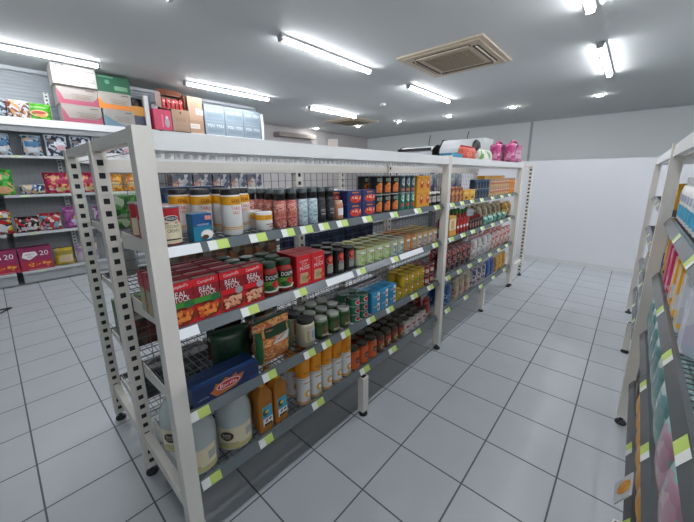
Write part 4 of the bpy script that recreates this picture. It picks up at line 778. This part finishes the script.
mix = [('ybag', ('c89a28', 'd8ac3c', '2c2c2c'), 'yellow and black packet hanging low in the right rack', 1.20), ('pbag', ('b8285c', 'c83c6c', 'a02050'), 'pink packet on the right rack beside the near post', 1.06), ('pb', ('b8285c', 'c83c6c', 'd0a0b0'), 'pink and pale packet on the right rack', .92), ('yb', ('d8a02c', 'c8c8cc', 'd8b050'), 'yellow and white packet on the right rack', .60), ('wb', ('c4c8cc', 'b0b8c0', 'd8a838'), 'white packet with yellow patch on the right rack', .46), ('yb2', ('d8a02c', 'c8c8cc', 'c88a20'), 'yellow packet nearest the camera on the right rack', .74), ('wl', ('c8ccd4', 'b8b4c8', 'a8b8c4'), 'pale lilac packet nearest the picture edge on the right rack', .30)]
for n_, cols, lab, x in mix:
    rput(mk_soft('nappy_packet', .132, .12, .20, PT(cols, 24)), x, -1.30, z2, lab, 'packet')
for k, x in enumerate([1.42, 1.57, 1.72, 1.87, 2.02, 2.17]):
    rput(mk_soft('pale_pastel_packet', .142, .12, .20, PT(('c8c8d8', 'b8c0d0', 'd0c4d0', 'a8a0c0') if k % 2 else ('c8ccd0', '4c6ca8', 'd0d4d4'), 26)), x, -1.30, z2, '%s packet, %s beyond the near post of the right rack' % (('white and blue', 'pastel')[k % 2], ORD[k+1]), 'packet')
TL = M('8cb0b0', .2, var=.1, alpha=.96)
tb = mk_pouch('teal_plastic_packet', .175, .24, .12, PT(('6c9c9c', '84aca8', '9cbcb8', '5c8c90', 'b4c8c6'), 26, .18), None, TL, .22)
tm = []
for k, x in enumerate([1.2, 1.02, .84, .66, .48, .30]):
    rput(tb, x, -1.285, z3, 'teal plastic packet on the third shelf of the right rack, %s from the post' % ORD[k+1], 'packet', 'teal plastic packets', tm)
pkp = mk_pouch('pink_plastic_packet', .17, .22, .12, PT(('b890a0', 'c8a0ac', 'd8b8c0', '8cb0ac'), 26, .18), None, C_('c8a0ac'), .22)
for k, x in enumerate([.12, -.06]): rput(pkp, x, -1.285, z3, 'pink plastic packet beside the teal ones, %s from the teal' % ORD[k+1], 'packet', 'pink plastic packets')
for k, x in enumerate([1.43, 1.60, 1.77, 1.94]): rput(mk_pouch('clear_bagged_towel', .15, .22, .10, PT(('8cacac', 'a8c0bc', '4c5c5c', 'c8d0cc'), 10, .2), None, TL), x, -1.285, z3, 'clear bagged pack beyond the near post of the right rack, %s' % ('nearest', 'second', 'third', 'fourth')[k], 'packet', 'clear bagged packs')
for k, x in enumerate([2.15, 2.3, 2.45, 2.6, 2.75]): rput(mk_pouch('mixed_packet', .13, .2, .09, PT(('a8242c', 'c89a50', '3a4c3c', 'b8b0a8'), 16), None, C_('b8b0a8')), x, -1.28, z3, 'red and tan packet far along the right rack, %s' % ('nearest', 'second', 'third', 'fourth', 'fifth')[k], 'packet', 'red and tan packets')
og = mk_pouch('orange_snack_packet', .10, .16, .06, PT(('d8881c', 'c8781c', 'e0a040'), 16, .25), None, C_('d8901c'))
om = []
for k, x in enumerate([.92, .80, .68, .56, .44, .32]): rput(og, x, -1.262, z4, 'orange packet on the lowest shelf of the right rack, %s' % ('farthest', 'second farthest', 'third farthest', 'fourth farthest', 'second nearest', 'nearest')[k], 'packet', 'orange snack packets', om)
for k, x in enumerate([1.20, 1.08]): rput(mk_pouch('red_yellow_packet', .10, .15, .06, PT(('a81c28', 'c8a82c', '2c1c18'), 16, .25), None, C_('a81c28')), x, -1.262, z4, 'red and yellow packet at the right rack post, %s' % ('touching it', 'nearer the camera')[k], 'packet')
def wpack():
    o = MB(); P = [(-.042, 0), (.042, .004), (.045, .10), (-.040, .105)]
    o.add([(x, 0+.002*s, z) for s in (-1, 1) for x, z in P], [(3, 2, 1, 0), (4, 5, 6, 7), (0, 1, 5, 4), (1, 2, 6, 5), (2, 3, 7, 6), (3, 0, 4, 7)], C_('c4c8cc')); o = o.build('hanging_sachet')
    l = MB(); l_ops = [('e', 0, .06, .025, .04, C_('d8901c')), ('b', -.03, .03, .03, .1, 6, .012, [C_('e0a838')], 2)]; gfx(l, flat(-.002), l_ops); l.build('printed_front', o); return o
rput(wpack, .38, -1.185, z4+.005, 'white sachet with orange picture leaning out of the lowest right shelf', 'sachet', rz=0, tilt=(-.35, .2))
